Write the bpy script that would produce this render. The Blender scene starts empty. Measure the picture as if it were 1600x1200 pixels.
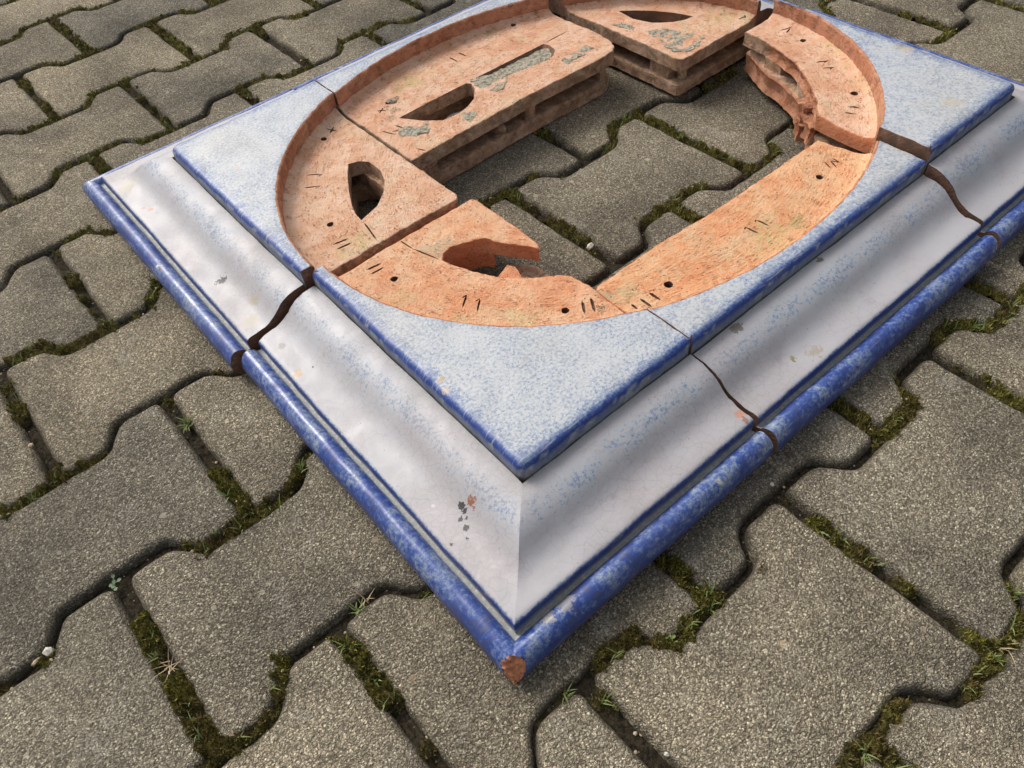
import bpy, bmesh, math, random
import numpy as np
from mathutils import Vector
from mathutils.geometry import delaunay_2d_cdt
from mathutils import noise as mnoise

random.seed(7); rng = np.random.default_rng(7)
scene = bpy.context.scene
COL = scene.collection

# ---------------------------------------------------------------- camera
cam_d = bpy.data.cameras.new('camera'); cam = bpy.data.objects.new('camera', cam_d); COL.objects.link(cam)
cam.location = (-0.0778, -0.1472, 0.5022)
cam.rotation_euler = (0.69022, 0.07553, -0.70535)
cam_d.sensor_width = 36; cam_d.lens = 1207.5 / 1600 * 36
cam_d.clip_start = 0.02; cam_d.clip_end = 50
scene.camera = cam
# ---------------------------------------------------------------- sky and sun (bright overcast)
SUN_EL, SUN_AZ = math.radians(46), math.radians(-8)      # azimuth from +Y towards +X
world = bpy.data.worlds.new('World'); scene.world = world; world.use_nodes = True
wn = world.node_tree; wn.nodes.clear()
wo = wn.nodes.new('ShaderNodeOutputWorld'); wb = wn.nodes.new('ShaderNodeBackground')
sky = wn.nodes.new('ShaderNodeTexSky'); sky.sky_type = 'NISHITA'; sky.sun_disc = False
sky.sun_elevation = SUN_EL; sky.sun_rotation = SUN_AZ
sky.air_density = 1.0; sky.dust_density = 6.0; sky.ozone_density = 0.6
hsv = wn.nodes.new('ShaderNodeHueSaturation'); hsv.inputs['Saturation'].default_value = 0.35
wn.links.new(sky.outputs[0], hsv.inputs['Color']); wn.links.new(hsv.outputs[0], wb.inputs[0])
wb.inputs[1].default_value = 0.127
wn.links.new(wb.outputs[0], wo.inputs[0])
sun_d = bpy.data.lights.new('sun', 'SUN'); sun = bpy.data.objects.new('sun', sun_d); COL.objects.link(sun)
sun_d.energy = 1.25; sun_d.angle = math.radians(26); sun_d.color = (1.0, 0.95, 0.88)
sd = Vector((math.sin(SUN_AZ) * math.cos(SUN_EL), math.cos(SUN_AZ) * math.cos(SUN_EL), math.sin(SUN_EL)))
sun.rotation_euler = (-sd).to_track_quat('-Z', 'Y').to_euler(); sun.location = sd * 3
vs = scene.view_settings
vs.view_transform = 'Standard'; vs.look = 'None'; vs.gamma = 1; vs.use_curve_mapping = False; vs.exposure = 0.25
scene.render.resolution_x = 1024; scene.render.resolution_y = 768

# ---------------------------------------------------------------- material helpers
class NT:
    def __init__(s, name):
        s.m = bpy.data.materials.new(name); s.m.use_nodes = True; s.t = s.m.node_tree; s.t.nodes.clear()
        s.out = s.n('OutputMaterial'); s.b = s.n('BsdfPrincipled'); s.l(s.b.outputs[0], s.out.inputs[0])
    def n(s, typ, **kw):
        nd = s.t.nodes.new('ShaderNode' + typ)
        for k, v in kw.items(): setattr(nd, k, v)
        return nd
    def l(s, a, b): s.t.links.new(a, b)
    def setin(s, sock, v):
        if isinstance(v, bpy.types.NodeSocket): s.l(v, sock)
        else: sock.default_value = v
    def math(s, op, a, b=0.0, c=None, clamp=False):
        nd = s.n('Math', operation=op); nd.use_clamp = clamp
        s.setin(nd.inputs[0], a); s.setin(nd.inputs[1], b)
        if c is not None: s.setin(nd.inputs[2], c)
        return nd.outputs[0]
    def vmath(s, op, a, b):
        nd = s.n('VectorMath', operation=op); s.setin(nd.inputs[0], a); s.setin(nd.inputs[1], b)
        return nd.outputs['Value'] if op in ('DISTANCE', 'LENGTH', 'DOT_PRODUCT') else nd.outputs[0]
    def noise(s, vec, scale, detail=3.0, rough=0.55, dist=0.0):
        nd = s.n('TexNoise'); s.l(vec, nd.inputs['Vector']); nd.inputs['Scale'].default_value = scale
        nd.inputs['Detail'].default_value = detail; nd.inputs['Roughness'].default_value = rough; nd.inputs['Distortion'].default_value = dist
        return nd.outputs['Fac']
    def voro(s, vec, scale, feature='F1', out='Distance', rnd=1.0):
        nd = s.n('TexVoronoi', feature=feature); s.l(vec, nd.inputs['Vector']); nd.inputs['Scale'].default_value = scale
        nd.inputs['Randomness'].default_value = rnd
        return nd if out == 'NODE' else nd.outputs[out]
    def ramp(s, fac, lo, hi, a=0.0, b=1.0, interp='SMOOTHSTEP'):
        nd = s.n('MapRange', interpolation_type=interp); s.setin(nd.inputs[0], fac)
        for i, v in enumerate((lo, hi, a, b)): s.setin(nd.inputs[1 + i], v)
        return nd.outputs[0]
    def mix(s, fac, a, b, blend='MIX'):
        nd = s.n('Mix', data_type='RGBA', blend_type=blend); s.setin(nd.inputs[0], fac)
        for sock, v in ((nd.inputs[6], a), (nd.inputs[7], b)):
            if isinstance(v, tuple): v = (v + (1,))[:4]
            s.setin(sock, v)
        return nd.outputs[2]
    def attr(s, name): return s.n('Attribute', attribute_name=name).outputs['Fac']
    def bump(s, h, dist, strength=1.0, prev=None):
        nd = s.n('Bump'); nd.inputs['Strength'].default_value = strength; nd.inputs['Distance'].default_value = dist
        s.l(h, nd.inputs['Height'])
        if prev is not None: s.l(prev, nd.inputs['Normal'])
        return nd.outputs[0]
    def fin(s, col=None, rough=None, normal=None, **kw):
        if col is not None: s.setin(s.b.inputs['Base Color'], (col + (1,))[:4] if isinstance(col, tuple) else col)
        if rough is not None: s.setin(s.b.inputs['Roughness'], rough)
        if normal is not None: s.l(normal, s.b.inputs['Normal'])
        for k, v in kw.items(): s.setin(s.b.inputs[k.replace('_', ' ')], v)
        return s.m

def worldpos(t): return t.n('NewGeometry').outputs['Position']
def objpos(t, rand=True):
    tc = t.n('TexCoord').outputs['Object']
    if not rand: return tc
    oi = t.n('ObjectInfo').outputs['Random']
    sc = t.math('MULTIPLY', oi, 37.0)
    cb = t.n('CombineXYZ'); t.l(sc, cb.inputs[0]); t.l(sc, cb.inputs[1])
    return t.vmath('ADD', tc, cb.outputs[0])

def spots(t, vec, col, items, k=480.0, grain=None, wob=3.2, soft=0.78):
    """small chips and stains at fixed places: (x, y, z, radius, colour, strength), with ragged granular edges"""
    if not items: return col
    nz_ = t.math('ADD', t.math('SUBTRACT', t.noise(vec, k, 3, 0.75), 0.5), t.math('MULTIPLY', t.math('SUBTRACT', t.noise(vec, k * 0.22, 2, 0.6), 0.5), 1.0))
    for (x, y, z, r, c, st) in items:
        d = t.math('MULTIPLY_ADD', nz_, r * wob, t.vmath('DISTANCE', vec, (x, y, z)))
        f = t.ramp(d, r, r * soft, 0.0, st)
        if grain is not None: f = t.math('MULTIPLY', f, grain)
        col = t.mix(f, col, c)
    return col

CHIP = (0.27, 0.105, 0.055); RUST = (0.45, 0.29, 0.11); BLACK = (0.006, 0.005, 0.004)
def mat_glaze(name, items, kind):
    t = NT(name); v = worldpos(t)
    pig = t.attr('pig'); grime = t.attr('grime')
    fine = {'panel': 400, 'cove': 380, 'bead': 260}[kind]
    n1 = t.noise(v, fine, 3, 0.78, 0.2); n2 = t.noise(v, 30, 3, 0.68, 0.6)
    # pigment spread in fine dots and drifting clouds
    amp = t.ramp(pig, 0.35, 0.95, 1.0, {'panel': 0.35, 'cove': 0.5, 'bead': 0.85}[kind])
    f = t.math('MULTIPLY_ADD', t.math('MULTIPLY', t.math('SUBTRACT', n1, 0.5), amp), {'panel': 1.45, 'cove': 1.5, 'bead': 1.3}[kind], pig)
    f = t.math('MULTIPLY_ADD', t.math('MULTIPLY', t.math('SUBTRACT', n2, 0.5), amp), {'panel': 0.50, 'cove': 0.6, 'bead': 1.25}[kind], f)
    cr = t.n('ValToRGB'); t.l(f, cr.inputs[0]); e = cr.color_ramp
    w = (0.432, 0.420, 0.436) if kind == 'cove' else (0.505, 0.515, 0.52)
    e.elements[0].position = 0.14; e.elements[0].color = w + (1,)
    e.elements[1].position = 1.0; e.elements[1].color = (0.008, 0.026, 0.160, 1)
    for p, c in ((0.29, (0.43, 0.455, 0.485)), (0.43, (0.275, 0.325, 0.41)), (0.60, (0.150, 0.200, 0.34)), (0.78, (0.026, 0.070, 0.29))):
        el = e.elements.new(p); el.color = c + (1,)
    col = cr.outputs[0]
    nlow = t.noise(v, 12, 3, 0.6)
    h = t.math('ADD', t.math('MULTIPLY', n2, 0.8), t.math('MULTIPLY', n1, 0.15))
    nb = t.bump(h, 0.0018, 0.42)
    if kind == 'cove':
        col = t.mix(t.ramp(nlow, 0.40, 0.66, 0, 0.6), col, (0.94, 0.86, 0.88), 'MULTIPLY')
        wv = t.n('TexNoise'); t.l(v, wv.inputs['Vector']); wv.inputs['Scale'].default_value = 90
        vv = t.vmath('ADD', v, t.vmath('MULTIPLY', wv.outputs['Color'], (0.006, 0.006, 0.006)))
        ed = t.voro(vv, 140, 'DISTANCE_TO_EDGE')
        crk = t.math('MULTIPLY', t.ramp(ed, 0.050, 0.0), t.ramp(nlow, 0.36, 0.54))
        col = t.mix(t.math('MULTIPLY', crk, 0.42), col, (0.25, 0.24, 0.26))
    else:
        mp = t.n('Mapping'); t.l(v, mp.inputs[0]); mp.inputs['Rotation'].default_value = (0, 0, 0.5); mp.inputs['Scale'].default_value = (1, 12, 1)
        sc = t.ramp(t.noise(mp.outputs[0], 48, 3, 0.7), 0.56, 0.68)
        col = t.mix(t.math('MULTIPLY', sc, 0.45 if kind == 'panel' else 0.22), col, (0.55, 0.55, 0.54) if kind == 'panel' else (0.30, 0.37, 0.56))
    # pin holes and dark dust specks
    pn = t.voro(v, 190, 'F1', 'NODE'); sp = t.n('SeparateColor'); t.l(pn.outputs['Color'], sp.inputs[0])
    pin = t.math('MULTIPLY', t.ramp(pn.outputs['Distance'], t.ramp(sp.outputs[1], 0, 1, 0.06, 0.20, 'LINEAR'), 0.04), t.ramp(sp.outputs[0], 0.70, 0.74))
    col = t.mix(t.math('MULTIPLY', pin, 0.62), col, (0.07, 0.065, 0.075))
    # grime in grooves, yellowish smears on the flats
    gm = t.math('MULTIPLY', grime, t.ramp(n1, 0.20, 0.60))
    col = t.mix(gm, col, (0.27, 0.275, 0.245))
    sm = t.math('MULTIPLY', t.ramp(n2, 0.55, 0.72), t.ramp(n1, 0.42, 0.62))
    col = t.mix(t.math('MULTIPLY', sm, 0.38 if kind != 'bead' else 0.15), col, (0.43, 0.39, 0.28))
    dd = t.math('MULTIPLY', t.math('MULTIPLY', t.ramp(nlow, 0.42, 0.70, 0, 0.6), t.ramp(n1, 0.35, 0.65)), t.ramp(pig, 0.35, 0.8, 1.0, 0.12))     # settled dust
    col = t.mix(dd, col, (0.33, 0.315, 0.29))
    col = spots(t, v, col, items)
    rg = t.math('ADD', t.ramp(n2, 0.3, 0.7, *{'panel': (0.34, 0.5), 'cove': (0.40, 0.58), 'bead': (0.16, 0.42)}[kind]), t.math('MULTIPLY', gm, 0.4))
    return t.fin(col, rg, nb, Specular_IOR_Level=0.5)

def mat_terracotta(name, base, items=(), bloom=0.75, dirt=0.0):
    t = NT(name); v = worldpos(t)
    uv = t.n('UVMap').outputs[0]
    mp = t.n('Mapping'); t.l(uv, mp.inputs[0]); mp.inputs['Scale'].default_value = (0.22, 1.0, 1.0)
    st = t.noise(mp.outputs[0], 560, 4, 0.75)
    n1 = t.noise(v, 26, 3, 0.75, 0.4); n2 = t.noise(v, 430, 3, 0.78); n3 = t.noise(v, 90, 3, 0.72, 0.3)
    lt = (min(base[0] * 1.26, .80), base[1] * 1.42, base[2] * 1.66)
    col = t.mix(t.ramp(n1, 0.32, 0.66), base, lt)
    col = t.mix(t.ramp(n3, 0.46, 0.68, 0, 0.5), col, (base[0] * 0.97, base[1] * 0.78, base[2] * 0.70))
    # pale lime bloom
    bl = t.math('MULTIPLY', t.ramp(t.noise(v, 17, 4, 0.75, 0.8), 0.50, 0.66), t.ramp(n2, 0.38, 0.58))
    col = t.mix(t.math('MULTIPLY', bl, bloom), col, (0.70, 0.56, 0.36))
    grain = t.ramp(n2, 0.36, 0.56)
    col = spots(t, v, col, list(items), 330, grain, 4.2, 0.35)
    # tooling drag: dark dashes along the turning direction, pits and sand pulls
    dr = t.math('MULTIPLY', t.ramp(st, 0.555, 0.635), t.ramp(n3, 0.40, 0.56))
    col = t.mix(t.math('MULTIPLY', dr, 0.46), col, (0.15, 0.075, 0.04))
    pn = t.voro(v, 330, 'F1', 'NODE'); sp = t.n('SeparateColor'); t.l(pn.outputs['Color'], sp.inputs[0])
    pit = t.math('MULTIPLY', t.ramp(pn.outputs['Distance'], 0.30, 0.14), t.ramp(sp.outputs[0], 0.86, 0.90))
    col = t.mix(t.math('MULTIPLY', pit, 0.65), col, (0.10, 0.060, 0.04))
    col = t.mix(t.ramp(n2, 0.48, 0.30, 0, 0.30), col, tuple(c * 0.5 for c in base))
    if dirt: col = t.mix(t.ramp(n3, 0.35, 0.65, 0, dirt), col, (0.13, 0.105, 0.075))
    mp2 = t.n('Mapping'); t.l(uv, mp2.inputs[0]); mp2.inputs['Scale'].default_value = (0.05, 1.0, 1.0)
    rg_ = t.noise(mp2.outputs[0], 300, 2, 0.6)
    col = t.mix(t.ramp(rg_, 0.48, 0.34, 0, 0.10), col, (base[0] * .7, base[1] * .6, base[2] * .55))
    h = t.math('ADD', t.math('MULTIPLY', st, 0.7), t.math('MULTIPLY', n2, 0.9)); h = t.math('MULTIPLY_ADD', rg_, 0.45, h)
    h = t.math('MULTIPLY_ADD', n3, 0.8, h); h = t.math('SUBTRACT', h, t.math('MULTIPLY', t.math('MAXIMUM', dr, pit), 0.5))
    nb = t.bump(h, 0.0024, 0.85)
    return t.fin(col, 0.9, nb, Specular_IOR_Level=0.2)

def mat_mortar():
    t = NT('mortar'); v = worldpos(t)
    n = t.noise(v, 260, 5, 0.75); n2 = t.noise(v, 70, 3)
    col = t.mix(t.ramp(n, 0.36, 0.62), (0.17, 0.15, 0.115), (0.55, 0.51, 0.40))
    col = t.mix(t.math('MULTIPLY', t.ramp(n2, 0.45, 0.65), 0.4), col, (0.50, 0.36, 0.23))
    return t.fin(col, 0.95, t.bump(n, 0.004, 0.9), Specular_IOR_Level=0.2)

def mat_concrete():
    t = NT('concrete'); v = objpos(t); oi = t.n('ObjectInfo').outputs['Random']
    w = t.n('TexNoise'); t.l(v, w.inputs['Vector']); w.inputs['Scale'].default_value = 520; w.inputs['Detail'].default_value = 2
    vv = t.vmath('ADD', v, t.vmath('MULTIPLY', t.vmath('SUBTRACT', w.outputs['Color'], (0.5, 0.5, 0.5)), (0.0030, 0.0030, 0.0030)))
    a = t.voro(vv, 740, 'F1', 'NODE'); b = t.voro(v, 95, 'F1', 'NODE')
    sa = t.n('SeparateColor'); t.l(a.outputs['Color'], sa.inputs[0]); g = sa.outputs[0]; g2 = sa.outputs[1]; cd = a.outputs['Distance']
    sb = t.n('SeparateColor'); t.l(b.outputs['Color'], sb.inputs[0])
    base = t.mix(g, (0.200, 0.178, 0.138), (0.445, 0.405, 0.325))
    base = t.mix(t.ramp(g2, 0.85, 0.90, 0, 0.95), base, (0.66, 0.61, 0.49))          # pale sand grains
    base = t.mix(t.ramp(cd, 0.36, 0.70, 0, 0.72), base, (0.070, 0.060, 0.046))      # binder between the grains
    # sparse pale pebbles of the aggregate, some pits
    sz = t.ramp(sb.outputs[1], 0, 1, 0.10, 0.27, 'LINEAR')
    pb = t.math('MULTIPLY', t.math('LESS_THAN', t.math('MULTIPLY_ADD', w.outputs['Fac'], 0.10, b.outputs['Distance']), t.math('ADD', sz, 0.05)), t.math('GREATER_THAN', sb.outputs[0], 0.85))
    base = t.mix(t.math('MULTIPLY', pb, 0.85), base, t.mix(sb.outputs[2], (0.56, 0.51, 0.42), (0.40, 0.33, 0.23)))
    mf = t.noise(v, 48, 3, 0.68)
    base = t.mix(t.ramp(mf, 0.54, 0.72, 0, 0.38), base, (0.40, 0.37, 0.31))
    base = t.mix(1.0, base, t.mix(oi, (0.80, 0.81, 0.82), (1.20, 1.15, 1.06)), 'MULTIPLY')
    wp = worldpos(t); st_ = t.noise(wp, 4.5, 3, 0.65, 0.4)                            # stains that run over several stones
    base = t.mix(1.0, base, t.mix(t.ramp(st_, 0.34, 0.64), (0.66, 0.655, 0.65), (1.20, 1.175, 1.12)), 'MULTIPLY')
    eff = t.math('MULTIPLY', t.ramp(t.noise(wp, 21, 3, 0.7, 0.5), 0.57, 0.72), t.ramp(w.outputs['Fac'], 0.40, 0.60)); base = t.mix(t.math('MULTIPLY', eff, 0.5), base, (0.50, 0.47, 0.40))
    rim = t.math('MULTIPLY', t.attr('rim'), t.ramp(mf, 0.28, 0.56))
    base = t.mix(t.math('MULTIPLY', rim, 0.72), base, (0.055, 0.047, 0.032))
    h = t.math('MULTIPLY_ADD', g, 0.6, t.math('MULTIPLY', cd, -0.9))
    h = t.math('MULTIPLY_ADD', pb, 0.4, h); h = t.math('MULTIPLY_ADD', w.outputs['Fac'], 0.7, h)
    h = t.math('MULTIPLY_ADD', mf, 0.9, h); nb = t.bump(h, 0.0024, 0.9)
    return t.fin(base, 0.93, nb, Specular_IOR_Level=0.2)

def mat_soil():
    t = NT('soil'); v = worldpos(t)
    n = t.noise(v, 420, 5, 0.75); n2 = t.noise(v, 60, 3)
    col = t.mix(t.ramp(n, 0.34, 0.66), (0.014, 0.011, 0.007), (0.070, 0.056, 0.036))
    mo = t.attr('moss'); ms = t.math('MULTIPLY', mo, t.ramp(n2, 0.2, 0.5))
    col = t.mix(ms, col, t.mix(t.ramp(n, 0.35, 0.62), (0.034, 0.032, 0.007), (0.115, 0.100, 0.020)))
    gr = t.math('MULTIPLY', t.ramp(t.voro(v, 330), 0.30, 0.2), t.ramp(t.noise(v, 200, 1), 0.62, 0.66))
    col = t.mix(gr, col, (0.25, 0.22, 0.17))
    return t.fin(col, 0.95, t.bump(n, 0.004, 0.9), Specular_IOR_Level=0.15)

def mat_leaf(name, a, b, c):
    t = NT(name); r = t.n('NewGeometry').outputs['Random Per Island']; v = worldpos(t)
    col = t.mix(r, a, b); col = t.mix(t.ramp(t.noise(v, 16, 3), 0.45, 0.62), col, c)
    return t.fin(col, 0.7, None, Specular_IOR_Level=0.25)

def mat_pebble(name, a, b):
    t = NT(name); v = worldpos(t); n = t.noise(v, 320, 4, 0.7)
    return t.fin(t.mix(t.ramp(n, 0.3, 0.7), a, b), 0.8, t.bump(n, 0.002, 0.5))

# chips, dirt and drips with a shape of their own
SPOTS = [(0.0532, 0.1022, 0.0443, 0.0044, CHIP, 1.0), (0.0479, 0.1078, 0.0401, 0.0026, BLACK, 0.9), (0.0474, 0.1036, 0.0398, 0.0020, BLACK, 0.9), (0.0409, 0.1017, 0.0368, 0.0017, BLACK, 0.85),
         (0.0399, 0.0948, 0.0364, 0.0020, BLACK, 0.85), (0.0255, 0.0922, 0.0347, 0.0020, BLACK, 0.85), (0.0360, 0.0871, 0.0357, 0.0017, BLACK, 0.85), (0.0445, 0.0990, 0.0384, 0.0014, BLACK, 0.8),
         (0.0956, 0.1858, 0.0700, 0.0036, RUST, 0.85), (0.0898, 0.1760, 0.0700, 0.0030, (0.50, 0.38, 0.24), 0.6), (0.1530, 0.1580, 0.0700, 0.0030, (0.36, 0.36, 0.34), 0.5),
         (0.0264, 0.3009, 0.0348, 0.0036, RUST, 0.7), (0.0324, 0.3380, 0.0353, 0.0026, (0.24, 0.21, 0.17), 0.6), (0.0390, 0.2968, 0.0361, 0.0010, BLACK, 0.9), (0.0342, 0.1242, 0.0355, 0.0013, (0.55, 0.54, 0.52), 0.8),
         (0.0330, 0.4508, 0.0353, 0.0044, BLACK, 0.95), (0.0399, 0.4545, 0.0364, 0.0020, BLACK, 0.9), (0.0410, 0.3985, 0.0368, 0.0070, (0.38, 0.33, 0.21), 0.6), (0.0273, 0.3830, 0.0349, 0.0080, (0.40, 0.35, 0.24), 0.55),
         (0.0290, 0.6041, 0.0349, 0.0040, (0.50, 0.27, 0.17), 0.95), (0.0247, 0.6120, 0.0347, 0.0026, (0.50, 0.27, 0.17), 0.8), (0.0280, 0.6620, 0.0349, 0.0100, (0.45, 0.40, 0.26), 0.5),
         (0.2489, 0.0300, 0.0351, 0.0046, (0.52, 0.24, 0.14), 0.8), (0.2480, 0.0250, 0.0347, 0.0030, CHIP, 0.7),
         (0.3214, 0.0368, 0.0358, 0.0028, (0.22, 0.20, 0.06), 0.9), (0.3395, 0.0321, 0.0352, 0.0070, (0.33, 0.27, 0.17), 0.6), (0.3006, 0.0783, 0.0554, 0.0045, (0.12, 0.10, 0.06), 0.8), (0.4087, 0.0807, 0.0556, 0.0032, (0.12, 0.10, 0.06), 0.85),
         (-0.0020, 0.5260, 0.0270, 0.0036, (0.62, 0.62, 0.60), 0.9), (0.0000, 0.5210, 0.0280, 0.0024, (0.16, 0.12, 0.09), .8),
         (0.0420, 0.0120, 0.0270, 0.0052, (0.42, 0.38, 0.26), 0.55), (0.0571, 0.0130, 0.0270, 0.0070, (0.40, 0.37, 0.26), 0.5), (0.1972, 0.0050, 0.0260, 0.0024, (0.50, 0.48, 0.40), 0.8),
         (0.6500, 0.1120, 0.0785, 0.0080, (0.48, 0.40, 0.26), 0.5), (0.7100, 0.2000, 0.0785, 0.0100, (0.48, 0.38, 0.22), 0.55), (.112, .545, .07, .003, (.55, .33, .23), .8)]
MOSSY = (0.20, 0.16, 0.085); LIME = (0.58, 0.47, 0.25)
CLAY_SPOTS = [(0.700, 0.262, 0.058, 0.016, (0.55, 0.46, 0.19), 0.8), (0.688, 0.232, 0.058, 0.016, (0.56, 0.47, 0.20), 0.7), (0.708, 0.268, 0.060, 0.009, MOSSY, 0.9), (0.700, 0.245, 0.060, 0.006, MOSSY, 0.9), (.66, .205, .058, .018, LIME, .5),
              (0.350, 0.590, 0.050, 0.020, (0.62, 0.52, 0.24), 0.75), (0.330, 0.585, 0.05, 0.010, (0.40, 0.34, 0.14), 0.7), (0.480, 0.602, 0.05, 0.010, (0.38, 0.32, 0.14), 0.7),
              (0.420, 0.125, 0.050, 0.022, (0.62, 0.50, 0.24), 0.8), (0.440, 0.128, 0.050, 0.012, (0.42, 0.35, 0.16), 0.65), (.395, .124, .05, .012, (.6, .5, .24), .7),
              (0.272, 0.171, 0.050, 0.010, (0.62, 0.50, 0.28), 0.9), (0.258, 0.178, 0.050, 0.010, (0.50, 0.43, 0.28), 0.8), (0.244, 0.171, 0.050, 0.0045, (0.10, 0.10, 0.06), 0.95),
              (0.150, 0.240, 0.050, 0.012, (0.62, 0.48, 0.26), 0.75), (0.190, 0.208, 0.050, 0.011, (0.62, 0.50, 0.28), 0.75), (.182, .199, .05, .004, MOSSY, .8), (0.130, 0.300, 0.05, 0.014, (0.62, 0.46, 0.24), 0.6),
              (0.150, 0.384, 0.050, 0.014, (0.62, 0.50, 0.26), 0.85), (.13, .386, .05, .01, (.6, .5, .26), .7), (0.195, 0.330, 0.050, 0.016, (0.50, 0.45, 0.31), 0.75),
              (0.306, 0.565, 0.050, 0.0085, (0.16, 0.13, 0.085), 0.9), (0.300, 0.548, 0.050, 0.0065, (0.20, 0.15, 0.09), 0.8), (.285, .535, .05, .006, (.2, .14, .08), .6),
              (0.690, 0.415, 0.050, 0.022, (0.60, 0.49, 0.25), 0.7), (.71, .40, .05, .014, (.58, .48, .26), .6)]

M = {}
def zone(items, *boxes): return [q for q in items if any(b[0] <= q[0] < b[1] and b[2] <= q[1] < b[3] and b[4] <= q[2] < b[5] for b in boxes)]
M['glaze_panel'] = mat_glaze('glaze_panel', zone(SPOTS, (0, 1, 0, 1, .062, .1)), 'panel')
M['glaze_cove'] = mat_glaze('glaze_cove', zone(SPOTS, (.0215, 1, .0215, 1, .0, .062)), 'cove')
M['glaze_bead'] = mat_glaze('glaze_bead', zone(SPOTS, (-1, .0215, -1, 1, .0, .062), (.0, 1, -1, .0215, .0, .062)), 'bead')
M['clay_left'] = mat_terracotta('terracotta_left', (0.70, 0.395, 0.245), zone(CLAY_SPOTS, (0, .256, .366, 1, 0, 1)))
M['clay_front'] = mat_terracotta('terracotta_front', (0.74, 0.355, 0.190), zone(CLAY_SPOTS, (0, .256, 0, .366, 0, 1)), 0.6)
M['clay_orange'] = mat_terracotta('terracotta_orange', (0.78, 0.350, 0.170), zone(CLAY_SPOTS, (.254, .57, 0, .3, 0, 1)), 0.6)
M['clay_right'] = mat_terracotta('terracotta_right', (0.70, 0.375, 0.228), zone(CLAY_SPOTS, (.57, 1, 0, .375, 0, 1)), 0.9)
M['clay_far'] = mat_terracotta('terracotta_far', (0.70, 0.375, 0.228), zone(CLAY_SPOTS, (.57, 1, .375, 1, 0, 1)), 0.9)
M['clay'] = mat_terracotta('terracotta_back', (0.70, 0.375, 0.228), zone(CLAY_SPOTS, (.256, .57, .4, 1, 0, 1)))
M['clay_red'] = mat_terracotta('terracotta_fracture', (0.60, 0.235, 0.110), (), 0.3)
M['clay_rim'] = mat_terracotta('terracotta_rim_wall', (0.50, 0.215, 0.115), (), 0.35, 0.3)
M['clay_old_shaded'] = mat_terracotta('terracotta_old_break_shaded', (0.22, 0.105, 0.065), (), 0.3, 0.6)  # dirty break clay, darkened further for shade in the gaps; incised marks reuse it
M['clay_dull'] = mat_terracotta('terracotta_weathered', (0.50, 0.300, 0.180), (), 0.8, 0.5)
M['mortar'] = mat_mortar()
M['concrete'] = mat_concrete(); M['soil'] = mat_soil()
M['moss'] = mat_leaf('moss', (0.055, 0.055, 0.013), (0.330, 0.300, 0.060), (0.150, 0.110, 0.038))
M['grass'] = mat_leaf('grass', (0.095, 0.150, 0.035), (0.250, 0.300, 0.110), (0.17, 0.20, 0.07))
M['straw'] = mat_leaf('dry_grass', (0.36, 0.27, 0.15), (0.50, 0.40, 0.25), (0.30, 0.20, 0.12))
M['herb'] = mat_leaf('herb', (0.110, 0.165, 0.090), (0.170, 0.230, 0.140), (0.12, 0.17, 0.10))
M['pebble'] = mat_pebble('pebble', (0.38, 0.35, 0.29), (0.62, 0.59, 0.52))
M['pebble_brown'] = mat_pebble('pebble_brown', (0.34, 0.25, 0.16), (0.52, 0.42, 0.30))

# ---------------------------------------------------------------- object helpers
def empty(name, loc, label=None, cat=None, group=None):
    o = bpy.data.objects.new(name, None); COL.objects.link(o); o.location = loc; o.empty_display_size = 0.03
    if label: o['label'] = label; o['category'] = cat
    if group: o['group'] = group
    return o
def tag(o, label, cat, group=None):
    o['label'] = label; o['category'] = cat
    if group: o['group'] = group
    return o
def mesh(name, verts, faces, mats, parent=None, midx=None, attrs=None, uv=None, smooth=True, sharp=35, flat=()):
    """verts in world metres; linked as one object under its parent"""
    base = np.array(parent.location) if parent is not None else np.zeros(3)
    if parent is not None and parent.parent is not None: base = base + np.array(parent.parent.location)
    V = np.asarray(verts, float) - base
    me = bpy.data.meshes.new(name); me.from_pydata(V.tolist(), [], [list(map(int, f)) for f in faces])
    for m in mats: me.materials.append(M[m])
    if midx is not None: me.polygons.foreach_set('material_index', np.asarray(midx, np.int32))
    for k, a in (attrs or {}).items():
        at = me.attributes.new(k, 'FLOAT', 'POINT'); at.data.foreach_set('value', np.asarray(a, np.float32))
    if uv is not None:
        ul = me.uv_layers.new(name='UVMap'); li = np.empty(len(me.loops), np.int32); me.loops.foreach_get('vertex_index', li)
        ul.data.foreach_set('uv', np.asarray(uv, np.float32)[li].ravel())
    if smooth:
        me.polygons.foreach_set('use_smooth', np.ones(len(me.polygons), bool))
        if len(flat): me.polygons.foreach_set('use_smooth', np.array([q not in flat for q in midx], bool))
        if sharp: me.set_sharp_from_angle(angle=math.radians(sharp))
    me.update()
    o = bpy.data.objects.new(name, me); COL.objects.link(o)
    if parent is not None: o.parent = parent
    return o
def fbm(x, y, s, seed=0.0): return mnoise.fractal(Vector((x * s, y * s, seed)), 1.0, 2.0, 3)
def nz(x, y, s, seed=0.0): return mnoise.noise(Vector((x * s + seed * 3.1, y * s - seed * 1.7, seed)))
def inpoly(px, py, poly):
    inside = np.zeros(len(px), bool); n = len(poly)
    for i in range(n):
        x1, y1 = poly[i]; x2, y2 = poly[(i + 1) % n]
        if y1 == y2: continue
        c = ((y1 > py) != (y2 > py)) & (px < (x2 - x1) * (py - y1) / (y2 - y1) + x1); inside ^= c
    return inside
def area(P):
    P = np.asarray(P); return 0.5 * np.sum(P[:, 0] * np.roll(P[:, 1], -1) - np.roll(P[:, 0], -1) * P[:, 1])
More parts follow.
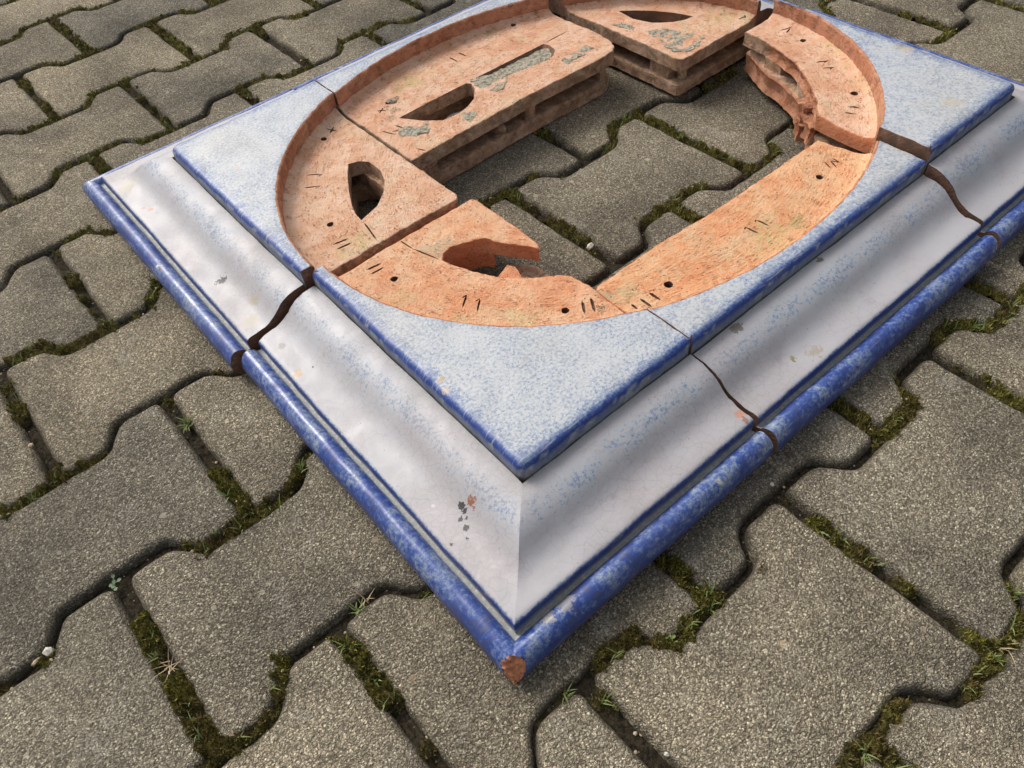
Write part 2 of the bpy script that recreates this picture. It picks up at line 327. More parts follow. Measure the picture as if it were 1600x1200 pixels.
def resample(P, tags, step, jit=None, seed=1.0):
    """closed outline -> evenly stepped; tags[i] belongs to edge i; jit: dict tag -> ragged amplitude"""
    out, ot = [], []
    n = len(P)
    for i in range(n):
        a = np.array(P[i]); b = np.array(P[(i + 1) % n]); L = np.linalg.norm(b - a)
        k = max(1, int(round(L / step))); nrm = np.array([b[1] - a[1], a[0] - b[0]]) / max(L, 1e-9)
        for j in range(k):
            p = a + (b - a) * j / k
            amp = (jit or {}).get(tags[i], 0.0)
            if amp and (j > 0 or k == 1): p = p + nrm * amp * (fbm(p[0], p[1], 130, seed) * 1.1 + nz(p[0], p[1], 420, seed) * 0.5)
            out.append(p); ot.append(tags[i])
    return np.array(out), ot
def slab(name, P, tags, ztop, zbot, parent, mats, tagmat, topmat=0, holes=(), bevel=0.0015, step=0.004, jit=None, grid=0.006,
         rough=0.0, pigf=None, uvf=None, seed=1.0, nbev=2, bevf=None, zf=None):
    """flat body with a (possibly ragged) outline, rounded top arris, blind or through holes and cut walls"""
    P = [tuple(p) for p in P]
    if area(P) < 0: P = P[::-1]; tags = tags[::-1][1:] + tags[::-1][:1]
    O, ot = resample(P, tags, step, jit, seed); n = len(O)
    d1 = np.roll(O, -1, 0) - O; d0 = O - np.roll(O, 1, 0)
    d1 /= np.linalg.norm(d1, axis=1)[:, None] + 1e-12; d0 /= np.linalg.norm(d0, axis=1)[:, None] + 1e-12
    t = d0 + d1; t /= np.linalg.norm(t, axis=1)[:, None] + 1e-9
    inn = np.stack([-t[:, 1], t[:, 0]], 1); cosk = np.clip((d0 * t).sum(1), 0.6, 1)[:, None]; inn = inn / cosk
    zt = lambda x, y: (ztop + (zf(x, y) if zf else 0.0) + rough * (fbm(x, y, 70, seed) + 0.4 * nz(x, y, 300, seed)))
    V, F, MI, PIG = [], [], [], []
    rings = []
    # rings from the foot of the wall up to the flat
    bv = np.array([bevf(tg) if bevf else bevel for tg in ot])[:, None]
    ring_def = [(0.0, None), ('w', 0.33), ('w', 0.68)] + [(1 - math.cos(math.pi / 2 * k / nbev), math.sin(math.pi / 2 * k / nbev)) for k in range(nbev + 1)]
    for (a, s) in ring_def:
        idx = []
        if a == 'w':
            wamp = np.array([{'break': 0.0042, 'cut': 0.0008}.get(tg, 0.0) * (0.6 + 0.8 * nz(O[q][0] + s * 7, O[q][1], 60, seed + s) + (.9 if tg == 'break' else .4) * (((math.sin(q * 12.9898 + s * 78.233) * 43758.5453) % 1) - .5)) for q, tg in enumerate(ot)])[:, None]
            Q = O + inn * np.maximum(wamp, 0)
            for i in range(n):
                zhi = zt(*O[i]) - bv[i, 0]; idx.append(len(V)); V.append((Q[i, 0], Q[i, 1], zbot + (zhi - zbot) * s))
            rings.append(idx); continue
        Q = O + inn * bv * a
        for i in range(n):
            z = zbot if s is None else zt(*Q[i]) - bv[i, 0] * (1 - s)
            idx.append(len(V)); V.append((Q[i, 0], Q[i, 1], z))
        rings.append(idx)
    for r in range(len(rings) - 1):
        for i in range(n):
            j = (i + 1) % n
            F.append((rings[r][i], rings[r][j], rings[r + 1][j], rings[r + 1][i])); MI.append(tagmat.get(ot[i], topmat) if r < len(rings) - 1 - (0 if bevf is None else 0) else topmat)
    top = rings[-1]; T = np.array([V[i][:2] for i in top])
    # top face: constrained triangulation with interior points
    pts = [tuple(p) for p in T]; pid = list(top); edges = [(i, (i + 1) % n) for i in range(n)]
    hol = []
    for (H, depth) in holes:
        H = [tuple(h) for h in H]
        if area(H) < 0: H = H[::-1]
        s0 = len(pts); ring = []
        for h in H:
            ring.append(len(V)); V.append((h[0], h[1], zt(*h))); pts.append(h); pid.append(ring[-1])
        edges += [(s0 + i, s0 + (i + 1) % len(H)) for i in range(len(H))]
        hol.append((H, ring, depth))
    mn, mx = T.min(0), T.max(0)
    gx, gy = np.meshgrid(np.arange(mn[0] + grid / 2, mx[0], grid), np.arange(mn[1] + grid / 2, mx[1], grid)); gx = gx.ravel(); gy = gy.ravel()
    r2 = np.random.default_rng(int(seed * 100)); gx = gx + r2.uniform(-.3, .3, gx.size) * grid; gy = gy + r2.uniform(-.3, .3, gy.size) * grid
    ok = inpoly(gx, gy, T)
    for H, _, _ in hol: ok &= ~inpoly(gx, gy, H)
    allb = np.array(pts)
    for i in np.nonzero(ok)[0]:
        if np.min((allb[:, 0] - gx[i]) ** 2 + (allb[:, 1] - gy[i]) ** 2) < (grid * 0.35) ** 2: continue
        pts.append((gx[i], gy[i])); pid.append(len(V)); V.append((gx[i], gy[i], zt(gx[i], gy[i])))
    vo, eo, fo, ov, _, _ = delaunay_2d_cdt([Vector(p) for p in pts], edges, [], 0, 1e-7)
    vm = []
    for k, src in enumerate(ov):
        if src: vm.append(pid[src[0]])
        else: vm.append(len(V)); V.append((vo[k].x, vo[k].y, zt(vo[k].x, vo[k].y)))
    C = np.array([[sum(vo[i].x for i in f) / 3, sum(vo[i].y for i in f) / 3] for f in fo])
    ok = inpoly(C[:, 0], C[:, 1], T)
    for H, _, _ in hol: ok &= ~inpoly(C[:, 0], C[:, 1], H)
    for k, f in enumerate(fo):
        if ok[k]: F.append(tuple(vm[i] for i in f)); MI.append(topmat)
    lows = []
    for H, ring, depth in hol:
        m = len(H); low = []; lows.append(low); cx = sum(h[0] for h in H) / m; cy = sum(h[1] for h in H) / m
        thr = depth is None
        for q, h in enumerate(H):
            k = 1.0 if thr else 0.82
            zz = zbot if thr else V[ring[q]][2] - depth
            low.append(len(V)); V.append((cx + (h[0] - cx) * k, cy + (h[1] - cy) * k, zz))
        for q in range(m):
            w = (q + 1) % m; F.append((ring[q], low[q], low[w], ring[w])); MI.append(tagmat.get('hole' if thr else 'mark', topmat))
        if not thr: F.append(tuple(low)); MI.append(tagmat.get('mark', topmat))
    # underside
    bp_ = [tuple(p) for p in O]; be = [(i, (i + 1) % n) for i in range(n)]; bid = list(rings[0])
    for (H, ring, depth), lw in zip(hol, lows):
        if depth is None:
            s0 = len(bp_); bp_ += [tuple(h) for h in H]; bid += lw; be += [(s0 + i, s0 + (i + 1) % len(H)) for i in range(len(H))]
    bo, _, bf, bov, _, _ = delaunay_2d_cdt([Vector(p) for p in bp_], be, [], 0, 1e-7)
    bm_ = [bid[q[0]] if q else None for q in bov]
    if bf:
        C = np.array([[sum(bo[i].x for i in f) / 3, sum(bo[i].y for i in f) / 3] for f in bf]); ok = inpoly(C[:, 0], C[:, 1], O)
        for H, _, d in hol:
            if d is None: ok &= ~inpoly(C[:, 0], C[:, 1], H)
        for k, f in enumerate(bf):
            if ok[k] and all(bm_[i] is not None for i in f): F.append(tuple(bm_[i] for i in f)[::-1]); MI.append(tagmat.get('hole', topmat))
    V = np.array(V)
    attrs = {}
    if pigf: pg = [pigf(*v) for v in V]; attrs = {'pig': [p[0] for p in pg], 'grime': [p[1] for p in pg]}
    uv = np.array([uvf(v[0], v[1]) for v in V]) if uvf else V[:, :2]
    uv = uv + np.stack([V[:, 2] * 0.0, V[:, 2]], 1)
    return mesh(name, V, F, mats, parent, MI, attrs, uv, flat=[tagmat['break']] if 'break' in ot and 'break' in tagmat else ())

# ================================================================ the paved ground
G_TH, G_U0, G_V0, G_P = 0.0105, -0.0635, 0.5983, 0.1407
AMP, SLOPE = 0.0245, 0.017           # depth of the interlocking step, run of its slanted flank
def g2w(u, v): return (u * math.cos(G_TH) - v * math.sin(G_TH), u * math.sin(G_TH) + v * math.cos(G_TH))
def half_width(u):                   # half width of a stone's joint line at distance u from its middle
    a = abs(u)
    return G_P / 2 + AMP / 2 * np.clip((a - 0.05) / (SLOPE / 2), -1, 1)
ground = empty('ground', (0, 0, 0)); ground['kind'] = 'structure'
bed = mesh('sand_bed', [(-1.2, -1.4, -0.05), (2.4, -1.4, -0.05), (2.4, 2.8, -0.05), (-1.2, 2.8, -0.05)], [(0, 1, 2, 3)], ['soil'], ground, smooth=False)
bed['kind'] = 'structure'

def stone_mesh(k):
    r = random.Random(100 + k)
    pts = []
    gw, ge = 0.0024, 0.0042          # half joint along the wavy side and at the straight ends
    us = [-0.1, -0.0585, -0.0415, 0.0415, 0.0585, 0.1]
    top = [(u, float(half_width(u)) - gw) for u in us]
    top[0] = (-0.1 + ge, top[0][1]); top[-1] = (0.1 - ge, top[-1][1])
    poly = top + [(u, -v) for u, v in top[::-1]]; poly = poly[::-1]
    # round the corners
    out = []; n = len(poly)
    for i in range(n):
        p = np.array(poly[i]); a = np.array(poly[i - 1]) - p; b = np.array(poly[(i + 1) % n]) - p
        rad = 0.0085; la, lb = np.linalg.norm(a), np.linalg.norm(b); d = min(rad, la * .42, lb * .42)
        A = p + a / la * d; B = p + b / lb * d
        for s in (0, .33, .67, 1): out.append((1 - s) ** 2 * A + 2 * s * (1 - s) * p + s * s * B)
    dense = []
    for i in range(len(out)):
        a, b = out[i], out[(i + 1) % len(out)]; m = max(1, int(np.linalg.norm(b - a) / 0.006))
        for j in range(m): dense.append(a + (b - a) * j / m)
    O = np.array(dense)
    if area(O) < 0: O = O[::-1]
    O = np.array([p + 0.0010 * np.array([nz(p[0], p[1], 80, k + 1), nz(p[0], p[1], 80, k + 9)]) + 0.0006 * np.array([nz(p[0], p[1], 260, k + 2), nz(p[0], p[1], 260, k + 5)]) for p in O])
    d1 = np.roll(O, -1, 0) - O; d0 = O - np.roll(O, 1, 0); t = d0 / np.linalg.norm(d0, axis=1)[:, None] + d1 / np.linalg.norm(d1, axis=1)[:, None]
    t /= np.linalg.norm(t, axis=1)[:, None]; inn = np.stack([-t[:, 1], t[:, 0]], 1)
    n = len(O); V, F, rim = [], [], []
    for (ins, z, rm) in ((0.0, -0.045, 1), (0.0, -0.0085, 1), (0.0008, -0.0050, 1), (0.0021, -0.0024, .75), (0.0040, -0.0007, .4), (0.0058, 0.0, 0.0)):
        for i in range(n):
            w = 1 + 0.25 * nz(O[i, 0], O[i, 1], 60, k + 4)
            V.append((*(O[i] + inn[i] * ins * w), z * (w if z > -.02 else 1))); rim.append(rm)
    for r_ in range(5):
        for i in range(n): j = (i + 1) % n; F.append((r_ * n + i, r_ * n + j, (r_ + 1) * n + j, (r_ + 1) * n + i))
    T = [Vector(V[5 * n + i][:2]) for i in range(n)]
    tvo, _, tf, tov, _, _ = delaunay_2d_cdt(T, [(i, (i + 1) % n) for i in range(n)], [], 0, 1e-8)
    Tn = np.array([tuple(p) for p in T])
    for f in tf:
        c = np.mean([tuple(tvo[i]) for i in f], 0)
        if not inpoly(np.array([c[0]]), np.array([c[1]]), Tn)[0]: continue
        ids = []
        for i in f:
            if tov[i]: ids.append(5 * n + tov[i][0])
            else: ids.append(len(V)); V.append((tvo[i].x, tvo[i].y, 0.0)); rim.append(0.0)
        F.append(tuple(ids))
    me = bpy.data.meshes.new('paving_stone'); me.from_pydata([tuple(map(float, v)) for v in V], [], F); me.materials.append(M['concrete'])
    at = me.attributes.new('rim', 'FLOAT', 'POINT'); at.data.foreach_set('value', np.array(rim, np.float32))
    me.polygons.foreach_set('use_smooth', np.ones(len(me.polygons), bool)); me.update()
    return me
stones = [stone_mesh(k) for k in range(7)]
CAMR = np.array(cam.rotation_euler.to_matrix()); CAML = np.array(cam.location)
def visible(x, y, mx=0.25):
    p = (np.array([x, y, 0.0]) - CAML) @ CAMR
    if p[2] > -0.02: return False
    return abs(-p[0] / p[2] * 1207.5 / 800) < 1 + mx and abs(p[1] / p[2] * 1207.5 / 600) < 1 + mx
sr = random.Random(3); n_st = 0
joint_rows = []
for r in range(-12, 14):
    for k in range(-8, 26):
        u = 0.2 * k + (0.1 if r % 2 == 0 else 0.0) + G_U0; v = G_V0 + G_P * r   # joints at even multiples of 0.1 in even rows
        x, y = g2w(u, v)
        if not any(visible(*g2w(u + a, v + b), 0.16) for a in (-.12, 0, .12) for b in (-.09, 0, .09)): continue
        o = bpy.data.objects.new('paving_stone', stones[sr.randrange(7)]); COL.objects.link(o); o.parent = ground
        o.location = (x + sr.uniform(-.0012, .0012), y + sr.uniform(-.0012, .0012), sr.uniform(-.0016, .0006))
        o.rotation_euler = (sr.uniform(-.006, .006), sr.uniform(-.006, .006), G_TH + sr.uniform(-.006, .006) + (math.pi if sr.random() < .5 else 0))
        n_st += 1

def joint_dist(u, v):
    """distance of grid points from the nearest joint centre line, and whether that joint is a straight one"""
    u = u - G_U0; v = v - G_V0; r = np.round(v / G_P)
    best = np.full(u.shape, 9.0); straight = np.zeros(u.shape, bool)
    for dr in (-1, 0, 1):
        rr = r + dr; off = np.where(np.mod(rr, 2) == 0, 0.0, 0.1)       # joints of this row
        s = np.mod(u - off + 0.1, 0.2) - 0.1                             # signed distance from nearest straight joint
        c = 0.1 - np.abs(s)                                              # distance from the stone's middle
        hw = G_P / 2 + AMP / 2 * np.clip((c - 0.05) / (SLOPE / 2), -1, 1)
        dv = np.abs(v - rr * G_P)
        slope = np.where(np.abs(c - 0.05) < SLOPE / 2 + .001, 0.6, 1.0)
        dw = np.abs(dv - hw) * slope
        best = np.where(dw < best, dw, best); straight = np.where(dw <= best, False, straight)
        ds = np.where(dv < hw, np.abs(s), 9.0)
        straight = np.where(ds < best, True, straight); best = np.minimum(best, ds)
    return best, straight
def moss_mask(x, y):
    a = np.array([mnoise.noise(Vector((p * 13, q * 13, 4.2))) + 0.55 * mnoise.noise(Vector((p * 45, q * 45, 1.2))) for p, q in zip(x, y)])
    return a
# soil in the joints: a fine bumpy strip
st = 0.0024
GX, GY = np.meshgrid(np.arange(-0.5, 1.9, st), np.arange(-0.6, 2.0, st), indexing='ij')
nxg, nyg = GX.shape
GU = GX * math.cos(G_TH) + GY * math.sin(G_TH); GV = -GX * math.sin(G_TH) + GY * math.cos(G_TH)
DJ, SJ = joint_dist(GU, GV)
P = np.stack([GX - CAML[0], GY - CAML[1], np.full_like(GX, -CAML[2])], -1) @ CAMR
vis = (P[..., 2] < -0.05) & (np.abs(P[..., 0] / P[..., 2]) * 1207.5 / 800 < 1.08) & (np.abs(P[..., 1] / P[..., 2]) * 1207.5 / 600 < 1.08)
use = (DJ < 0.0095) & vis
cell = use[:-1, :-1] & use[1:, :-1] & use[1:, 1:] & use[:-1, 1:]
vid = -np.ones(GX.shape, int); need = np.zeros_like(use)
need[:-1, :-1] |= cell; need[1:, :-1] |= cell; need[1:, 1:] |= cell; need[:-1, 1:] |= cell
vid[need] = np.arange(need.sum())
jx, jy, jd, js = GX[need], GY[need], DJ[need], SJ[need]
mk = moss_mask(jx, jy) + np.where(js, 0.15, 0.04)
mo = np.clip((mk + 0.06) / 0.22, 0, 1)
hz = np.array([mnoise.noise(Vector((p * 160, q * 160, 7.7))) for p, q in zip(jx, jy)])
hz2 = rng.normal(0, 1, jx.size)
cl = np.array([1 - abs(mnoise.noise(Vector((p * 75, q * 75, 2.1)))) * 2.4 for p, q in zip(jx, jy)])     # round cushions
mo = np.clip(mo * (0.45 + 0.75 * np.clip(cl, 0, 1)), 0, 1)
jz = -0.0080 + 0.0016 * hz + 0.0006 * hz2 + mo * (0.0082 + 0.0018 * hz) - 0.0010 * np.clip(jd / 0.006, 0, 1)
ci, cj = np.nonzero(cell)
F = np.stack([vid[ci, cj], vid[ci + 1, cj], vid[ci + 1, cj + 1], vid[ci, cj + 1]], 1)
soil = mesh('joint_soil', np.stack([jx, jy, jz], 1), F, ['soil'], ground, None, {'moss': mo}, sharp=None); soil['kind'] = 'stuff'

# moss: short stems massed on the damp stretches of joint
sel = np.nonzero((mo > 0.30) & (jd < 0.0078))[0]
VV, FF = [], []
dist = np.sqrt((jx - CAML[0]) ** 2 + (jy - CAML[1]) ** 2 + CAML[2] ** 2)
for i in sel:
    m = 6 if dist[i] < 0.75 else 3 if dist[i] < 1.1 else 1
    for _ in range(m):
        x = jx[i] + rng.uniform(-.5, .5) * st; y = jy[i] + rng.uniform(-.5, .5) * st; z = jz[i] - 0.0006
        h = rng.uniform(0.0012, 0.0038) * (0.7 + 0.5 * mo[i]); a = rng.uniform(0, 6.283); w = rng.uniform(0.0004, 0.0009) * (1 if m > 1 else 1.8)
        lx, ly = rng.normal(0, .0011, 2); b = len(VV)
        VV += [(x - w * math.cos(a), y - w * math.sin(a), z), (x + w * math.cos(a), y + w * math.sin(a), z), (x + lx, y + ly, z + h)]
        FF.append((b, b + 1, b + 2))
moss = mesh('moss', VV, FF, ['moss'], smooth=False); moss['kind'] = 'stuff'
moss['label'] = 'olive green moss growing in the joints between the paving stones'; moss['category'] = 'moss'

# ---- grass and herbs
def blade(V, F, p, az, lean, L, w, bend=0.6, seg=4):
    d = np.array([math.cos(az), math.sin(az)]); s = np.array([-d[1], d[0]]); b = len(V)
    for k in range(seg + 1):
        t = k / seg; out = L * (lean * t + bend * t * t * 0.5); up = L * (t * math.sqrt(max(0.05, 1 - min(lean, .95) ** 2)) - bend * t * t * 0.35)
        ww = w * (1 - t ** 1.6) + 0.00006
        q = np.array(p[:2]) + d * out
        V.append((*(q - s * ww), p[2] + up)); V.append((*(q + s * ww), p[2] + up + ww * .4))
        if k: F.append((b + 2 * k - 2, b + 2 * k - 1, b + 2 * k + 1, b + 2 * k))
def leaf(V, F, p, az, up, L, w):
    d = np.array([math.cos(az), math.sin(az)]); s = np.array([-d[1], d[0]]); b = len(V); q = np.array(p[:2])
    prof = [(0, .12), (.35, .35), (.6, 1.0), (.85, .75), (1.0, 0.05)]
    for t, ww in prof:
        c = q + d * L * t; z = p[2] + up * L * t - 0.25 * L * t * t
        V += [(*(c - s * w * ww), z + .0004), (*c, z), (*(c + s * w * ww), z + .0004)]
    for k in range(4):
        for j in (0, 1): F.append((b + 3 * k + j, b + 3 * k + j + 1, b + 3 * k + j + 4, b + 3 * k + j + 3))
cand = np.nonzero((mo > 0.15) & (jd < 0.005) & (dist < 1.15))[0]
VV, FF = [], []
for c in range(300):
    i = cand[rng.integers(len(cand))]
    for b in range(rng.integers(2, 7)):
        blade(VV, FF, (jx[i] + rng.normal(0, .0012), jy[i] + rng.normal(0, .0012), jz[i] + .001), rng.uniform(0, 6.28), rng.uniform(.1, .75), rng.uniform(.003, .012), rng.uniform(.0003, .0005))
gs = mesh('joint_grass', VV, FF, ['grass'], sharp=None); gs['kind'] = 'stuff'
gs['label'] = 'tiny green grass seedlings sprouting in the paving joints'; gs['category'] = 'grass'
# grit and crumbs lying in the joints and on the stones
VV, FF = [], []
def crumb(V, F, p, r, sq=.7):
    b = len(V); a0 = rng.uniform(0, 6.28); k = 5
    V.append((p[0], p[1], p[2] + r * sq * rng.uniform(.7, 1.1)))
    for j in range(k): a = a0 + 6.283 * j / k; q = r * rng.uniform(.7, 1.2); V.append((p[0] + q * math.cos(a), p[1] + q * math.sin(a), p[2] + rng.uniform(.1, .4) * r))
    for j in range(k): q = r * .6; a = a0 + 6.283 * j / k; V.append((p[0] + q * math.cos(a), p[1] + q * math.sin(a), p[2] - r * .3))
    for j in range(k): n2 = (j + 1) % k; F.append((b, b + 1 + j, b + 1 + n2)); F.append((b + 1 + j, b + 6 + j, b + 6 + n2, b + 1 + n2))
cand2 = np.nonzero((jd < 0.0055) & (dist < 1.3))[0]
for c in range(260):
    i = cand2[rng.integers(len(cand2))]; crumb(VV, FF, (jx[i], jy[i], jz[i] + .0004), rng.uniform(.0005, .0016))
gr = mesh('grit', VV, FF, ['pebble_brown'], smooth=False); gr['kind'] = 'stuff'; gr['label'] = 'pale grit and sand crumbs lying in the paving joints'; gr['category'] = 'grit'

# ================================================================ the broken glazed surround: six tiles
XM, YM = 0.806, 0.723                                # outer size of the surround
EX, EY, EA, EB, EN = 0.407, 0.3625, 0.308, 0.2595, 2.1   # oval opening (rim of the glazed panel)
XC1, XC2, YC = 0.2540, 0.5690, 0.3645                # breaks between the tiles
ZT, ZL = 0.070, 0.050                                # panel top, recessed clay ledge
def oval(th, off=0.0):
    c, s = math.cos(th), math.sin(th); e = 2 / EN
    return (EX + (EA + off) * math.copysign(abs(c) ** e, c), EY + (EB + off) * math.copysign(abs(s) ** e, s))
def oval_r(x, y): return (abs((x - EX) / EA) ** EN + abs((y - EY) / EB) ** EN) ** (1 / EN)
def oval_uv(x, y):
    a = math.atan2((y - EY) / EB, (x - EX) / EA); return (a * 0.28, (1 - oval_r(x, y)) * 0.28)
def oval_arc(x0, x1, y0, y1, off=0.0, n=400):
    """points of the oval inside a rectangle, in order"""
    pts = [oval(2 * math.pi * k / n, off) for k in range(n)]
    ins = [x0 < p[0] < x1 and y0 < p[1] < y1 for p in pts]
    k0 = next(i for i in range(n) if ins[i] and not ins[i - 1]); out = []
    for i in range(n):
        j = (k0 + i) % n
        if not ins[j]: break
        out.append(pts[j])
    return out
# moulding profile: (distance inwards, height, pigment, grime, part)
BEAD = []
for k in range(15):
    a = math.radians(236 - k * (236 - 42) / 14)
    BEAD.append((0.0088 + 0.0098 * math.cos(a), 0.0146 + 0.0142 * math.sin(a)))
BEAD_P = [(d, z, 0.90 if z < .02 else 0.74, 0.03 if z > .02 else .15) for d, z in BEAD]
BEAD_P += [(0.0168, 0.0234, .25, .75), (0.0182, 0.0230, 0.0, 0.85), (0.0206, 0.0232, 0.0, 0.8)]
COVE_P = [(0.0200, 0.0220, .40, .9), (0.0201, 0.0245, .60, .7), (0.0199, 0.0275, 1.0, .15), (0.0199, 0.0312, 1.0, .05), (0.0204, 0.0330, .80, .0), (0.0220, 0.0342, .20, 0), (0.0236, 0.0346, .02, .0),
          (0.0275, 0.0349, .02, .0), (0.0330, 0.0353, .04, .0), (0.0390, 0.0361, .06, 0), (0.0445, 0.0380, .08, 0), (0.0495, 0.0411, .11, .02), (0.0540, 0.0450, .14, .03), (0.0580, 0.0484, .26, .02),
          (0.0625, 0.0512, .33, .0), (0.0675, 0.0533, .30, .0), (0.0725, 0.0547, .19, .0), (0.0775, 0.0554, .08, .05), (0.0815, 0.0556, .05, .25), (0.0845, 0.0560, .2, .6)]
def densify(P):
    P = np.array(P); k = np.arange(len(P)); q = np.arange(0, len(P) - 0.999, 0.5); return [tuple(np.interp(q, k, P[:, c])[i] for c in range(4)) for i in range(len(q))]
BEAD_P = densify(BEAD_P); COVE_P = densify(COVE_P)
def lateral(x, y): return 0.0009 * nz(x, y, 9, 31) + 0.00045 * nz(x, y, 42, 32)
def sweep(name, prof, stations, parent, z0, inner_d, cut_ends=(True, True), seed=1.0, zoff=0.0, mat='glaze_bead', post=None):
    """stations: (origin, inward direction per metre of d) ; closed section, fractured clay ends"""
    V, F, MI, PG, GR = [], [], [], [], []
    m = len(prof)
    for k, (o, dv) in enumerate(stations):
        for (d, z, pg, gm) in prof:
            x, y = o[0] + dv[0] * d, o[1] + dv[1] * d
            lw = lateral(x, y) + (0.0004 * nz(x, y, 120, 33) if .0195 < d < .0215 else 0.0); x += dv[0] * lw; y += dv[1] * lw
            wob = 0.0009 * nz(x, y, 14, seed) + 0.00045 * nz(x, y, 40, seed) + 0.00022 * nz(x, y, 95, seed + 2)
            e = 0.0
            if k in (0, len(stations) - 1):                      # broken edge wanders
                a, b = (stations[0], stations[1]) if k == 0 else (stations[-1], stations[-2])
                tv = np.array(b[0]) - np.array(a[0]); L = np.linalg.norm(tv) + 1e-9; tv = tv / L
                e = max(0.0, 0.0006 + 0.0014 * nz(d, z, 90, seed + k) + 0.0005 * nz(d, z, 420, seed + 2 * k)) * (1 if cut_ends[0 if k == 0 else 1] else 0); x += tv[0] * e; y += tv[1] * e
            zz = z + zoff + wob - (0.0006 if e > .0012 else 0)
            V.append((x, y, zz)); PG.append(pg); GR.append(gm)
        for dd in (inner_d, prof[0][0] + .004):
            V.append((o[0] + dv[0] * dd, o[1] + dv[1] * dd, z0)); PG.append(0); GR.append(1)
    w = m + 2; N = len(stations)
    for k in range(N - 1):
        for j in range(w):
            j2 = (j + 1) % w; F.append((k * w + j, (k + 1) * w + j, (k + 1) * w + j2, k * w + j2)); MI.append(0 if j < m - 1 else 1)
    for k, rev in ((0, False), (N - 1, True)):
        ids = [len(V) + j for j in range(w)]
        for j in range(w): V.append(V[k * w + j]); PG.append(0); GR.append(0)
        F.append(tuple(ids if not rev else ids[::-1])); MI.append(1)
    V = np.array(V)
    if post: V, MI = post(V, F, MI)
    return mesh(name, V, F, [mat, 'clay_old_shaded', 'clay_red'], parent, MI, {'pig': PG, 'grime': GR}, V[:, :2] + V[:, 2:3], sharp=42, flat=(2,))
def side_stations(side, t0, t1, step=0.0035):
    """stations along one side between plan coordinates t0 and t1"""
    n = max(2, int(abs(t1 - t0) / step)); out = []
    for k in range(n + 1):
        t = t0 + (t1 - t0) * k / n
        out.append({'L': ((0, t), (1, 0)), 'F': ((t, 0), (0, 1)), 'R': ((XM, t), (-1, 0)), 'B': ((t, YM), (0, -1))}[side])
    return out
def corner_path(sA, tA, sB, tB, corner, cdir, M0=0.0862):
    """side A from its break to the mitre, then side B from the mitre to its break. Stations fan out to the mitre line."""
    # along side A positions run at d = M0 (innermost) so that outer points stretch towards the mitre
    def run(side, t_break, rev):
        o, nv = {'L': ((0, None), (1, 0)), 'F': ((None, 0), (0, 1)), 'R': ((XM, None), (-1, 0)), 'B': ((None, YM), (0, -1))}[side]
        ax = 1 if side in 'LR' else 0
        cpos = corner[ax]; cd = cdir[ax]                       # mitre point at depth d: corner + cdir*d
        L = abs(cpos - t_break); n = int(L / 0.0035); st = []
        for k in range(n + 1):
            s = k / n                                          # 0 at break, 1 at mitre
            s2 = s
            # origin moves from break to the corner; direction gains the mitre component close to the corner
            s2 = 1 - (1 - s) ** 1.45
            o_t = t_break + (cpos - t_break) * s2
            dirn = list(nv); dirn[ax] = cd * s2 ** 1.0
            org = [0, 0]; org[1 - ax] = (o[1 - ax]); org[ax] = o_t
            st.append((tuple(org), tuple(dirn)))
        return st if not rev else st[::-1]
    return run(sA, tA, False), run(sB, tB, True)

def panel_pig(x, y, z):
    d = min(x, XM - x, y, YM - y)
    r = oval_r(x, y); e = d - 0.0858
    if e < 0.02 and z < ZT - 0.0058: return (0.74, 0.2) if z > .0605 else (.60, .75)
    if z < ZT - 0.004: return (0.45, 0.6)
    p = 0.280
    if e < 0.0058: p = 0.90 - 0.34 * max(0, e) / 0.0058
    elif e < 0.014: p = 0.50 - 0.22 * (e - .0058) / .0082
    if r < 1.02: p = max(p, 0.36)
    return (p, 0.0)
def scratch(a, b, w=0.0013, depth=0.0022):
    w *= 1.35
    a, b = np.array(a), np.array(b); t = b - a; L = np.linalg.norm(t); t = t / L; s = np.array([-t[1], t[0]]) * w / 2
    return ([tuple(a), tuple(a + t * L * .18 - s * .9), tuple(a + t * L * .75 - s), tuple(b), tuple(a + t * L * .8 + s * .8), tuple(a + t * L * .25 + s)], depth)
def nail(x, y, r=0.0034, depth=0.016):
    return ([(x + r * (1 + .06 * math.sin(3 * k + x * 900)) * math.cos(k * math.pi / 5), y + r * (1 + .06 * math.cos(2 * k + y * 700)) * math.sin(k * math.pi / 5)) for k in range(10)], depth)
def rect_tags(P, t): return ['cut'] * len(P)
def ledge_z(x, y):                                             # hollow fillet where the ledge meets the rim wall
    r = (1 - oval_r(x, y)) * 0.28
    return 0.0045 * max(0.0, 1 - max(r, 0) / 0.010) ** 2 - 0.0012 * math.sin(min(max(r, 0) / 0.05, 1) * 3.14)

